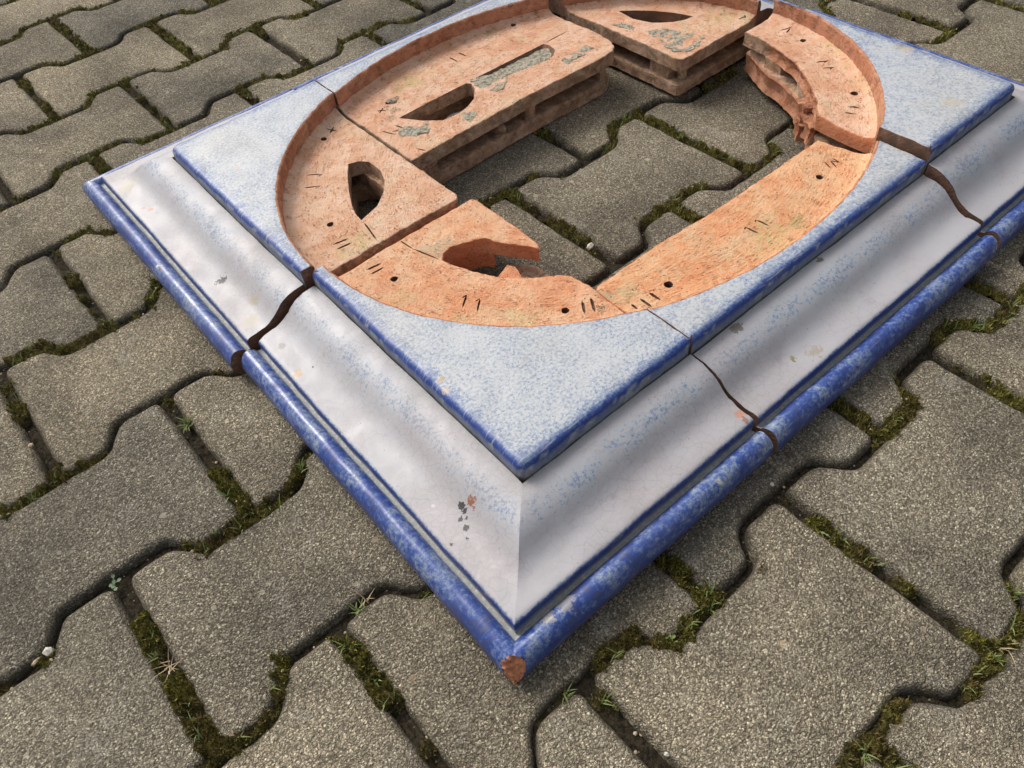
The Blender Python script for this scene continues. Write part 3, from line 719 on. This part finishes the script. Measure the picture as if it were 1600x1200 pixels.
def build_tile(name_label, base, corner, x0, x1, y0, y1, ledge, ledge_tags, holes, dz=0.0, shift=(0, 0), clay='clay', seed=1.0,
               lower=None, lower_tags=None, webs=(), top_th=0.0155, lower_th=0.015, zb=0.002, lower_holes=(), cutmat=2, webmat='clay_dull'):
    t = empty('glazed_tile', (base[0] + shift[0], base[1] + shift[1], 0.0), name_label, 'ceramic tile', 'broken tiles of the oval surround')
    S = lambda P: [(p[0] + shift[0], p[1] + shift[1]) for p in P]
    sh = np.array(shift)
    def moved(st): return [((o[0] + sh[0], o[1] + sh[1]), d) for o, d in st]
    runs = []
    if corner == 'F':
        runs = [side_stations('F', x0, x1)]; runs[0][0] = ((x0 + .0030, 0), (-.034, 1))        # the break opens towards the bead
    elif corner == 'B': runs = [side_stations('B', x0, x1)]
    else:
        sA, tA, sB, tB, c, cd = {'LF': ('L', y1, 'F', x1, (0, 0), (1, 1)), 'LB': ('L', y0, 'B', x1, (0, YM), (1, -1)),
                                 'RF': ('F', x0, 'R', y1, (XM, 0), (-1, 1)), 'RB': ('B', x0, 'R', y0, (XM, YM), (-1, -1))}[corner]
        a, b = corner_path(sA, tA, sB, tB, c, cd); runs = [a + b[1:]]
    for st in runs:
        st = moved(st)
        # orientation: inward direction must lie left of travel for outward faces; flip if not
        tv = np.array(st[1][0]) - np.array(st[0][0]); dv = st[0][1]
        if tv[0] * dv[1] - tv[1] * dv[0] < 0: st = st[::-1]
        sweep('bead', BEAD_P, st, t, 0.0015, 0.0204, seed=seed, zoff=dz, mat='glaze_bead', post=chip_corner if corner == 'LF' else None)
        sweep('cove', COVE_P, st, t, 0.0025, 0.0852, seed=seed + .3, zoff=dz, mat='glaze_cove')
    # glazed panel with its rounded riser
    RI = 0.0858
    px0, px1, py0, py1 = max(x0, RI), min(x1, XM - RI), max(y0, RI), min(y1, YM - RI)
    arc = oval_arc(px0 - (1 if x0 <= 0 else 0), px1 + (1 if x1 >= XM else 0), py0 - (1 if y0 <= 0 else 0), py1 + (1 if y1 >= YM else 0))
    # exact ends on the break lines
    def ov_y(x, s): return EY + s * EB * (1 - abs((x - EX) / EA) ** EN) ** (1 / EN)
    def ov_x(y, s): return EX + s * EA * (1 - abs((y - EY) / EB) ** EN) ** (1 / EN)
    if corner == 'LF':   Pn = [(px0, py1), (px0, py0), (px1, py0), (px1, ov_y(px1, -1))] ; tg = ['riser', 'riser', 'cut', 'rim']; endp = (ov_x(py1, -1), py1)
    elif corner == 'LB': Pn = [(px1, py1), (px0, py1), (px0, py0), (ov_x(py0, -1), py0)]; tg = ['riser', 'riser', 'cut', 'rim']; endp = (px1, ov_y(px1, 1))
    elif corner == 'RF': Pn = [(px0, py0), (px1, py0), (px1, py1), (ov_x(py1, 1), py1)]; tg = ['riser', 'riser', 'cut', 'rim']; endp = (px0, ov_y(px0, -1))
    elif corner == 'RB': Pn = [(px1, py0), (px1, py1), (px0, py1), (px0, ov_y(px0, 1))]; tg = ['riser', 'riser', 'cut', 'rim']; endp = (ov_x(py0, 1), py0)
    elif corner == 'F':  Pn = [(px0, py0), (px1, py0), (px1, ov_y(px1, -1))]; tg = ['riser', 'cut', 'rim']; endp = (px0, ov_y(px0, -1))
    else:                Pn = [(px1, py1), (px0, py1), (px0, ov_y(px0, 1))]; tg = ['riser', 'cut', 'rim']; endp = (px1, ov_y(px1, 1))
    if len(tg) == 4:                                            # the panel corner is softly rounded
        p, a_, b_ = (np.array(Pn[k]) for k in (1, 0, 2)); a_ = p + (a_ - p) / np.linalg.norm(a_ - p) * .0085; b_ = p + (b_ - p) / np.linalg.norm(b_ - p) * .0085
        Pn = [Pn[0]] + [tuple((1 - u) ** 2 * a_ + 2 * u * (1 - u) * p + u * u * b_) for u in (0, .2, .4, .6, .8, 1)] + Pn[2:]; tg = ['riser'] * 6 + tg[1:]
    a0, aN = np.array(arc[0]), np.array(arc[-1]); q = np.array(Pn[-1])
    if np.linalg.norm(a0 - q) > np.linalg.norm(aN - q): arc = arc[::-1]
    arc = [p for p in arc if np.linalg.norm(np.array(p) - q) > .003 and np.linalg.norm(np.array(p) - np.array(endp)) > .003]
    Pn = Pn + arc + [endp]; tg = tg + ['rim'] * len(arc) + ['cut']
    slab('panel', S(Pn), tg, ZT + dz, 0.040 + dz, t, ['glaze_panel', 'clay_old_shaded', 'clay_rim'], {'cut': 1, 'rim': 2, 'riser': 0, 'hole': 1}, 0,
         bevf=lambda tag_: {'riser': 0.0060, 'rim': 0.0026}.get(tag_, 0.0006), step=0.0035, jit={'cut': .0005, 'rim': .0007, 'riser': .0008}, grid=0.008, rough=0.0007,
         pigf=lambda x, y, z: panel_pig(x - sh[0], y - sh[1], z - dz), uvf=oval_uv, seed=seed, nbev=4)
    # clay ledge
    slab('ledge', S(ledge), ledge_tags, ZL + dz, ZL + dz - top_th, t, [clay, 'clay_red', 'clay_dull', 'clay_rim', 'clay_old_shaded'], {'cut': cutmat, 'break': 3, 'fresh': 1, 'hole': cutmat, 'wall': 0, 'mark': 4}, 0,
         holes=[(S(h), d) for h, d in holes], bevel=0.0010, step=0.0035, jit={'cut': .0007, 'break': .0010}, grid=0.0042, rough=0.00075, uvf=oval_uv, seed=seed + .5, nbev=2,
         zf=lambda x, y: ledge_z(x - sh[0], y - sh[1]))
    if lower:
        slab('base_slab', S(lower), lower_tags or ['cut'] * len(lower), zb + lower_th, zb, t, ['clay_dull', 'clay_rim'], {'break': 1, 'hole': 0}, 0, holes=[(S(h), d) for h, d in lower_holes],
             bevel=0.0022, step=0.005, jit={'cut': .0012, 'break': .0016}, grid=0.010, rough=0.0008, uvf=lambda x, y: (x, y), seed=seed + .8)
    for w in webs:
        slab('web', S(w), ['cut'] * len(w), ZL + dz - top_th + .001, zb + lower_th - .001, t, [webmat], {}, 0, bevel=0.0004, step=0.006, jit={'cut': .0012}, grid=0.02, rough=0, uvf=lambda x, y: (x, y), seed=seed + 1.1)
    return t

def chip_corner(V, F, MI):
    """the knocked-off corner of the front bead: vertices beyond a rough plane are pulled back onto bare clay"""
    c = np.array([0.0050, 0.0050, 0.0165]); n = np.array([-0.64, -0.64, 0.40]); n /= np.linalg.norm(n)
    hit = np.zeros(len(V), bool)
    for i, v in enumerate(V):
        lat = abs(v[0] - v[1])
        lim = 0.0024 * nz(v[0] + v[2], v[1], 200, 5) + 0.0011 * nz(v[0], v[1] + v[2], 700, 2)
        dd = (v - c) @ n
        if dd > lim and lat < 0.03:
            V[i] = v - n * (dd - lim); hit[i] = True
    for k, f in enumerate(F):
        if sum(hit[j] for j in f) >= len(f) - 1 and len(f) == 4: MI[k] = 2
    return V, MI

def ledge_arc(x0, x1, y0, y1): return oval_arc(x0, x1, y0, y1, off=0.006)
def block(x0, x1, y0, y1): return [(x0, y0), (x1, y0), (x1, y1), (x0, y1)]

# --- A: tile at the left corner
arc = oval_arc(-1, 0.2525, 0.3715, 2, 0.006)
if arc[0][1] < arc[-1][1]: arc = arc[::-1]
A_led = arc + [(0.1, 0.3715), (0.2500, 0.3735), (0.2535, 0.385), (0.2530, 0.457), (0.2522, 0.53), (0.2525, oval(1.0)[1] if False else 0.592)]
A_led = [p for p in arc if p[1] > 0.374 and p[0] < 0.2515] + [(arc[-1][0], 0.3712), (0.2570, 0.3705), (0.2608, 0.376), (0.2605, 0.457), (0.2598, 0.53), (0.2605, arc[0][1])]
A_hole = [(0.207, 0.498), (0.218, 0.494), (0.2245, 0.486), (0.2245, 0.465), (0.2175, 0.447), (0.206, 0.432), (0.189, 0.418), (0.166, 0.411), (0.1675, 0.424), (0.172, 0.437), (0.182, 0.458), (0.194, 0.479)]
A_marks = [scratch((.166, .515), (.179, .505)), scratch((.174, .5035), (.180, .505), .001), scratch((.154, .499), (.167, .489)), scratch((.161, .488), (.168, .489), .001), scratch((.128, .402), (.144, .398), .0016), scratch((.1265, .394), (.1425, .3905), .0016),
           scratch((.226, .573), (.233, .562)), scratch((.224, .563), (.235, .571)), scratch((.1660, .4075), (.1603, .3755), .0012, .003)]
build_tile('glazed tile at the left corner with a wide lens-shaped hole in its clay ledge', (0, YM, 0), 'LB', 0.0, 0.2622, 0.3655, YM, A_led, ['wall'] * (len(A_led) - 6) + ['cut'] * 6,
           [([(a + .007, b) for a, b in h], d) for h, d in [(A_hole, None), nail(.214, .558), nail(.142, .429)] + A_marks], shift=(-0.007, 0.001), seed=2.0, clay='clay_left',
           lower=[(.10, .375), (.245, .375), (.25, .59), (.12, .6)], webs=[[(.105, .376), (.238, .376), (.238, .400), (.105, .4)], block(.226, .244, .40, .58)],
           lower_holes=[([(a + .007, b) for a, b in A_hole], None)])
# --- B: tile at the front corner
arcB = oval_arc(-1, 0.2515, -1, 0.3600, 0.006)
if arcB[0][0] > arcB[-1][0]: arcB = arcB[::-1]
B_led = [p for p in arcB if p[1] < 0.357 and p[0] < .249] + [(0.2536, arcB[-1][1]), (0.2560, 0.196), (0.2530, 0.2165), (0.2460, 0.2250), (0.2330, 0.2335), (0.2160, 0.2495), (0.2080, 0.260), (0.1990, 0.277), (0.1895, 0.300),
        (0.1868, 0.3120), (0.1930, 0.3180), (0.2020, 0.3200), (0.2140, 0.3170), (0.2260, 0.3110), (0.2320, 0.3070), (0.2345, 0.2990), (0.2390, 0.2910), (0.2500, 0.2750), (0.2575, 0.2615), (0.2610, 0.2680), (0.2625, 0.3000), (0.2622, 0.3560), (0.2590, 0.3618), (arcB[0][0], 0.3618)]
nb = len([p for p in arcB if p[1] < 0.357 and p[0] < .249])
B_marks = [scratch((.131, .351), (.146, .3485), .0017), scratch((.1305, .3435), (.1445, .3425), .0017), scratch((.175, .262), (.163, .2525), .0014), scratch((.170, .262), (.1755, .262), .001), scratch((.180, .250), (.169, .2405), .0014), scratch((.175, .2505), (.1805, .2505), .001),
           scratch((.2465, .1855), (.238, .1715), .0020), scratch((.2390, .1880), (.2305, .1755), .0020), scratch((.175, .3605), (.1765, .343), .0012, .002), scratch((.1765, .343), (.1855, .3135), .0013, .0025)]
build_tile('glazed tile at the front corner with a chipped bead tip and a hooked clay prong', (0, 0, 0), 'LF', 0.0, 0.2537, 0.0, 0.3608, B_led, ['wall'] * nb + ['cut'] * (len(B_led) - nb),
           [nail(.142, .323), nail(.222, .190)] + B_marks, seed=3.0, clay='clay_front', cutmat=1, webmat='clay_red',
           lower=[(.13, .35), (.14, .26), (.2, .15), (.252, .19), (.2645, .258), (.2645, .277), (.249, .2965), (.240, .290), (.228, .276), (.210, .290), (.198, .308), (.195, .35)],
           webs=[[(.1885, .302), (.1868, .312), (.193, .3185), (.202, .3205), (.214, .3175), (.226, .3115), (.2325, .3075), (.2345, .302), (.240, .306), (.234, .317), (.218, .326), (.200, .3295), (.186, .326), (.177, .313), (.179, .30)],
                 [(.178, .306), (.190, .288), (.204, .262), (.220, .247), (.232, .258), (.2365, .272), (.2330, .279), (.226, .276), (.214, .272), (.202, .286), (.190, .308)], block(.195, .247, .185, .215)])
# --- C: tile in the middle of the right-hand side
arcC = oval_arc(0.2560, 0.5655, -1, 0.3, 0.006)
if arcC[0][0] > arcC[-1][0]: arcC = arcC[::-1]
arcC = [p for p in arcC if .2585 < p[0] < .563]
C_led = [(0.2549, arcC[0][1])] + arcC + [(0.5668, arcC[-1][1]), (0.5690, 0.140), (0.5570, 0.1885), (0.519, 0.1890), (0.435, 0.1888), (0.396, 0.1895), (0.344, 0.1932), (0.314, 0.1940), (0.2600, 0.1930), (0.2556, 0.190)]
C_marks = [scratch((.266, .159), (.265, .151), .0018), scratch((.276, .159), (.2755, .145), .0020), scratch((.286, .158), (.286, .145), .0020), scratch((.405, .1545), (.4075, .1415), .0016), scratch((.402, .153), (.4055, .1548), .001), scratch((.4195, .1545), (.4215, .1415), .0016), scratch((.4165, .153), (.420, .155), .001),
           scratch((.533, .164), (.528, .153), .0013), scratch((.538, .161), (.533, .150), .0013), scratch((.543, .162), (.542, .153), .0013), scratch((.538, .161), (.542, .153), .0012)]
build_tile('long glazed tile with unbroken orange clay ledge, between front and right corner tiles', (0.41, 0, 0), 'F', 0.2545, 0.5662, 0.0, 0.3, C_led, ['cut'] + ['wall'] * len(arcC) + ['cut'] * (len(C_led) - len(arcC) - 1),
           [nail(.510, .153), nail(.304, .153, .0040)] + C_marks, dz=-0.0012, shift=(0.0004, -0.0008), seed=4.0, clay='clay_orange', cutmat=1,
           lower=[(.258, .12), (.563, .12), (.555, .187), (.26, .191)], webs=[block(.265, .28, .12, .186), block(.4, .42, .12, .184), block(.535, .55, .12, .182)])
# --- D: tile at the right corner, broken along its inner side
arcD = oval_arc(0.5745, 2, -1, 0.3650, 0.006)
if arcD[0][1] > arcD[-1][1]: arcD = arcD[::-1]
D_led = arcD + [(arcD[-1][0], 0.3665), (0.6660, 0.3665), (0.6620, 0.3290), (0.6550, 0.3060), (0.6460, 0.2820), (0.6310, 0.2590), (0.6160, 0.2400), (0.6010, 0.2230), (0.5785, 0.2060), (0.5765, 0.1700), (0.5775, arcD[0][1])]
D_marks = [scratch((.696, .340), (.708, .333), .0014), scratch((.6955, .331), (.7045, .3335), .0014), scratch((.664, .269), (.676, .260), .0015), scratch((.668, .262), (.6745, .262), .001), scratch((.658, .257), (.669, .248), .0015), scratch((.661, .250), (.667, .250), .001), scratch((.612, .195), (.619, .184), .0014), scratch((.601, .191), (.608, .180), .0014), scratch((.616, .192), (.618, .186), .0014)]
D = build_tile('raised glazed tile at the right corner with a jagged broken inner clay edge', (XM, 0, 0), 'RF', 0.5705, XM, 0.0, 0.3665, D_led, ['wall'] * len(arcD) + ['cut', 'cut'] + ['break'] * 6 + ['fresh'] * 3,
           [nail(.693, .307), nail(.637, .204, .0040)] + D_marks, dz=0.0, seed=5.0, clay='clay_right',
           lower=[(.59, .15), (.72, .30), (.72, .366), (.676, .3665), (.663, .343), (.650, .316), (.645, .294), (.632, .265), (.612, .237), (.590, .217), (.583, .19)], lower_tags=['cut', 'cut', 'cut'] + ['break'] * 6 + ['cut', 'cut'],
           webs=[[(.672, .36), (.665, .33), (.69, .33), (.70, .36)], [(.660, .33), (.657, .305), (.69, .30), (.69, .33)], [(.612, .222), (.590, .205), (.60, .17), (.64, .21)], [(.640, .272), (.624, .248), (.65, .235), (.665, .26)]], zb=.006, lower_th=.017)
for ch in D.children:                                          # this tile is warped: its inner part stands higher than its bead
    co = np.empty(len(ch.data.vertices) * 3); ch.data.vertices.foreach_get('co', co); co = co.reshape(-1, 3)
    yw = co[:, 1] + D.location.y; k = np.clip((yw - .012) / .085, 0, 1); k = k * k * (3 - 2 * k)
    co[:, 2] += 0.0085 * k * np.clip(co[:, 2] / .020, 0, 1); ch.data.vertices.foreach_set('co', co.ravel()); ch.data.update()
# splintered shards standing off the broken edge
for (pts, za, zb_) in (([(.604, .228), (.596, .235), (.590, .226), (.582, .212), (.590, .204), (.606, .214)], .040, .020), ([(.618, .244), (.604, .246), (.597, .233), (.606, .226), (.620, .236)], .047, .024), ([(.612, .240), (.600, .241), (.588, .229), (.598, .220)], .033, .014)):
    slab('shard', pts, ['break'] * len(pts), za, zb_, D, ['clay_right', 'clay_rim'], {'break': 1, 'hole': 1}, 1, bevel=.0003, step=.003, jit={'break': .0025}, grid=.004, rough=.0035, seed=za * 100)
# --- E: tile at the far corner
arcE = oval_arc(0.5835, 2, 0.3890, 2, 0.006)
if arcE[0][0] < arcE[-1][0]: arcE = arcE[::-1]
E_led = arcE + [(0.5825, arcE[-1][1]), (0.5825, 0.3920), (0.5860, 0.3865), (arcE[0][0], 0.3880)]
E_hole = [(0.624, 0.526), (0.640, 0.510), (0.654, 0.491), (0.664, 0.471), (0.673, 0.448), (0.660, 0.449), (0.645, 0.455), (0.627, 0.471), (0.619, 0.496)]
E_t = build_tile('clay ledge tile at the far corner with a slim lens-shaped slot and mortar patch', (XM, YM, 0), 'RB', 0.5815, XM, 0.3870, YM, E_led, ['wall'] * len(arcE) + ['cut'] * 4,
           [(E_hole, 0.030), nail(.718, .440), scratch((.70, .402), (.708, .398)), scratch((.706, .396), (.7085, .400)), scratch((.655, .545), (.665, .54))], seed=6.0, clay='clay_far',
           lower=[(.5835, .62), (.5835, .3905), (.587, .388), (.72, .389), (.72, .55), (.66, .62)], webs=[[(.588, .408), (.588, .438), (.606, .438), (.610, .408)], block(.592, .606, .52, .60), block(.622, .635, .43, .6), block(.64, .72, .442, .452), [(.598, .394), (.605, .394), (.606, .402), (.598, .402)]], zb=.005, lower_th=.013, top_th=.0145)
# --- F: tile in the middle of the back side
arcF = oval_arc(0.2575, 0.5660, 0.4, 2, 0.006)
if arcF[0][0] < arcF[-1][0]: arcF = arcF[::-1]
arcF = [p for p in arcF if .260 < p[0] < .563]
F_led = [(0.5655, arcF[0][1])] + arcF + [(0.2562, arcF[-1][1]), (0.2558, 0.4560), (0.330, 0.4575), (0.416, 0.4600), (0.48, 0.459), (0.530, 0.4575), (0.547, 0.459), (0.556, 0.4650), (0.5635, 0.480), (0.5660, 0.50)]
F_hole = [(0.293, 0.531), (0.34, 0.5325), (0.387, 0.532), (0.3905, 0.527), (0.387, 0.516), (0.373, 0.500), (0.358, 0.492), (0.343, 0.488), (0.323, 0.491), (0.307, 0.507)]
F_groove = [(0.402, 0.5335), (0.45, 0.5330), (0.505, 0.5325), (0.5085, 0.526), (0.505, 0.512), (0.495, 0.504), (0.487, 0.5015), (0.467, 0.503), (0.438, 0.508), (0.424, 0.5115), (0.412, 0.513), (0.402, 0.520)]
F_t = build_tile('glazed tile at the back with a half-moon hole and a mortar-filled groove', (0.41, YM, 0), 'B', 0.2560, 0.5665, 0.4, YM, F_led, ['wall'] * (len(arcF) + 1) + ['cut'] * (len(F_led) - len(arcF) - 1),
           [(F_hole, None), (F_groove, 0.005), nail(.513, .597), nail(.303, .566, .0036), scratch((.412, .596), (.411, .578), .0015), scratch((.4265, .5975), (.426, .580), .0015),
            scratch((.285, .562), (.292, .553)), scratch((.283, .555), (.293, .561)), scratch((.272, .515), (.283, .508)), scratch((.265, .524), (.272, .506)), scratch((.281, .522), (.288, .503), .0012), scratch((.51, .5335), (.548, .5345), .0011, .002), scratch((.272, .470), (.277, .459), .0012)], seed=7.0,
           lower=[(.2575, .458), (.40, .4615), (.535, .460), (.549, .466), (.556, .48), (.558, .60), (.26, .60)],
           webs=[[(.258, .4615), (.291, .4625), (.292, .49), (.258, .49)], [(.416, .4655), (.432, .4660), (.432, .52), (.416, .52)], [(.532, .4640), (.545, .468), (.552, .5), (.532, .5)], block(.26, .55, .54, .555), block(.292, .418, .484, .489), block(.43, .535, .486, .49)], lower_th=.016)

# mortar left on the clay
def mortar(parent, pts, z, th, seed, thin=1.0, name='mortar_patch'):
    c = np.mean(pts, 0)
    slab(name, pts, ['break'] * len(pts), z + th, z - .004, parent, ['mortar'], {}, 0, bevel=max(th * .8, .0003), step=.003, jit={'break': .004}, grid=.003, rough=.0011, seed=seed)
mortar(F_t, [(.404, .5320), (.45, .5315), (.504, .5310), (.507, .525), (.5035, .513), (.494, .5055), (.468, .5045), (.44, .5095), (.418, .5145), (.404, .5215)], ZL - .0040, .0012, 11, name='mortar_fill')
mortar(F_t, [(.392, .531), (.405, .533), (.425, .523), (.432, .511), (.420, .498), (.407, .491), (.396, .498), (.391, .512)], ZL, .0004, 12)
mortar(F_t, [(.272, .508), (.285, .512), (.302, .507), (.318, .492), (.300, .484), (.278, .492)], ZL, .0003, 13)
mortar(F_t, [(.330, .485), (.348, .486), (.358, .478), (.350, .468), (.336, .466), (.330, .474)], ZL, .0003, 14)
mortar(F_t, [(.485, .486), (.505, .494), (.530, .492), (.540, .482), (.515, .478), (.492, .476)], ZL, .0002, 15)
mortar(E_t, [(.607, .470), (.622, .452), (.637, .428), (.640, .402), (.618, .394), (.598, .394), (.592, .410), (.600, .440)], ZL, .0004, 16)
mortar(E_t, [(.592, .505), (.604, .50), (.606, .478), (.596, .476)], ZL, .0002, 17)

def rock(name, mat, loc, size, parent=None, seed=1, sub=2, flat=.7):
    bm = bmesh.new(); bmesh.ops.create_icosphere(bm, subdivisions=sub, radius=1.0)
    for v in bm.verts:
        k = 1 + .30 * mnoise.noise(v.co * 1.3 + Vector((seed * 7.3, seed, 0))) + .12 * mnoise.noise(v.co * 3.1 + Vector((seed, 0, seed)))
        v.co = v.co * k; v.co.x *= size[0]; v.co.y *= size[1]; v.co.z *= size[2]
    bm.transform(__import__('mathutils').Matrix.Rotation(seed * 1.7, 4, 'Z'))
    me = bpy.data.meshes.new(name); bm.to_mesh(me); bm.free(); me.materials.append(M[mat])
    o = bpy.data.objects.new(name, me); COL.objects.link(o)
    o.location = loc
    if parent is not None: o.parent = parent; o.location = Vector(loc) - parent.location
    return o
rock('mortar_lump', 'clay_dull', (.379, .469, .0245), (.010, .007, .0065), F_t, 3)
rock('mortar_crumb', 'mortar', (.306, .564, .0505), (.006, .004, .0022), F_t, 5)
rock('mortar_crumb', 'mortar', (.360, .512, .026), (.018, .012, .006), F_t, 9)

# ================================================================ small things lying in the joints
def weed(name, label, p, n, L, mat, kind='grass', cat='weed', seed=1, w=.0006, lean=(.3, .9), group=None):
    t = empty(name, (p[0], p[1], -0.004), label, cat, group); r = np.random.default_rng(seed)
    for k in range(n):
        V, Fc = [], []
        q = (p[0] + r.normal(0, .0016), p[1] + r.normal(0, .0016), -.004)
        az = r.uniform(0, 6.28)
        if kind == 'grass': blade(V, Fc, q, az, r.uniform(*lean), L * .78 * r.uniform(.5, 1.2), w * .85 * r.uniform(.7, 1.2), r.uniform(.2, .9)); nm = 'blade'
        else: leaf(V, Fc, (q[0], q[1], -.003), az, r.uniform(.35, .8), L * .7 * r.uniform(.7, 1.2), L * .2); nm = 'leaf'
        mesh(nm, V, Fc, [mat], t, sharp=None)
    return t
weed('weed', 'grey-green herb with rounded leaves at a joint crossing, bottom left', (-.1695, .2535), 7, .0075, 'herb', 'leaf', 'weed', 21)
weed('weed', 'densest green grass tuft in the joint left of the front corner tile', (-.0637, .3554), 46, .012, 'grass', 'grass', 'grass tuft', 22, .0007, (.2, .95))
weed('weed', 'withered straw-coloured sprig lying in the joint at bottom left', (-.1646, .1696), 13, .017, 'straw', 'grass', 'dry sprig', 23, .0004, (.5, 1.0))
weed('weed', 'bright grass sprig just above the withered sprig at bottom left', (-.1655, .1965), 11, .012, 'grass', 'grass', 'grass tuft', 24)
weed('weed', 'small green grass sprig at the bottom edge, left joint', (-.1670, .1180), 10, .011, 'grass', 'grass', 'grass tuft', 25)
weed('weed', 'green seedling below the right bead, in the joint crossing near the front corner', (.1343, -.0428), 12, .012, 'grass', 'grass', 'grass tuft', 26)
weed('weed', 'leafy green rosette weed right of the chipped corner', (.0990, -.0430), 8, .0055, 'grass', 'leaf', 'weed', 27)
weed('weed', 'dry branching straw sprig at the lower right joint crossing', (.2488, -.1844), 12, .015, 'straw', 'grass', 'dry sprig', 28, .0004, (.3, .9))
weed('weed', 'pale grass sprig in the straight joint at lower right', (.2451, -.1032), 9, .010, 'grass', 'grass', 'grass tuft', 29)
weed('weed', 'green grass sprig left of the chipped corner beside a dry one', (-.0457, .1146), 12, .010, 'grass', 'grass', 'grass tuft', 30)
weed('weed', 'dry sprig beside green grass left of the chipped corner', (-.0377, .1179), 8, .013, 'straw', 'grass', 'dry sprig', 31, .0004)
weed('weed', 'grass sprig at the right edge of the picture above the dry sprig', (.2867, -.1726), 11, .012, 'grass', 'grass', 'grass tuft', 32)
def pebble(label, p, size, mat, seed, z=-.002):
    o = rock('pebble', mat, (p[0], p[1], z + size[2] * .45), size, None, seed, 1); tag(o, label, 'pebble'); return o
pebble('angular pale pebble in the wavy joint at the left bottom', (-.2227, .2349), (.0042, .0038, .0034), 'pebble', 1)
pebble('flat pinkish stone chip next to the angular pale pebble', (-.2326, .2361), (.0044, .0019, .0018), 'pebble_brown', 2, -.004)
pebble('oval cream pebble in the lower right joint', (.1563, -.1655), (.0034, .0026, .0020), 'pebble', 3, -.004)
pebble('whitish pebble in the joint inside the oval opening', (.3319, .2742), (.0050, .0038, .0030), 'pebble', 4)
pebble('small white pebble in the joint below the withered herb', (-.1623, .2017), (.0019, .0018, .0016), 'pebble', 5, -.003)
pebble('round buff pebble in the left straight joint', (-.1738, .4278), (.0026, .0024, .0020), 'pebble_brown', 6, -.003)
pebble('white pebble at the bottom edge right of centre', (.0447, -.0884), (.0020, .0018, .0018), 'pebble', 7, -.004)
pebble('little white stone under the right bead by the break', (.2397, -.0138), (.0022, .0018, .0016), 'pebble', 8, -.001)
print('stones', n_st)
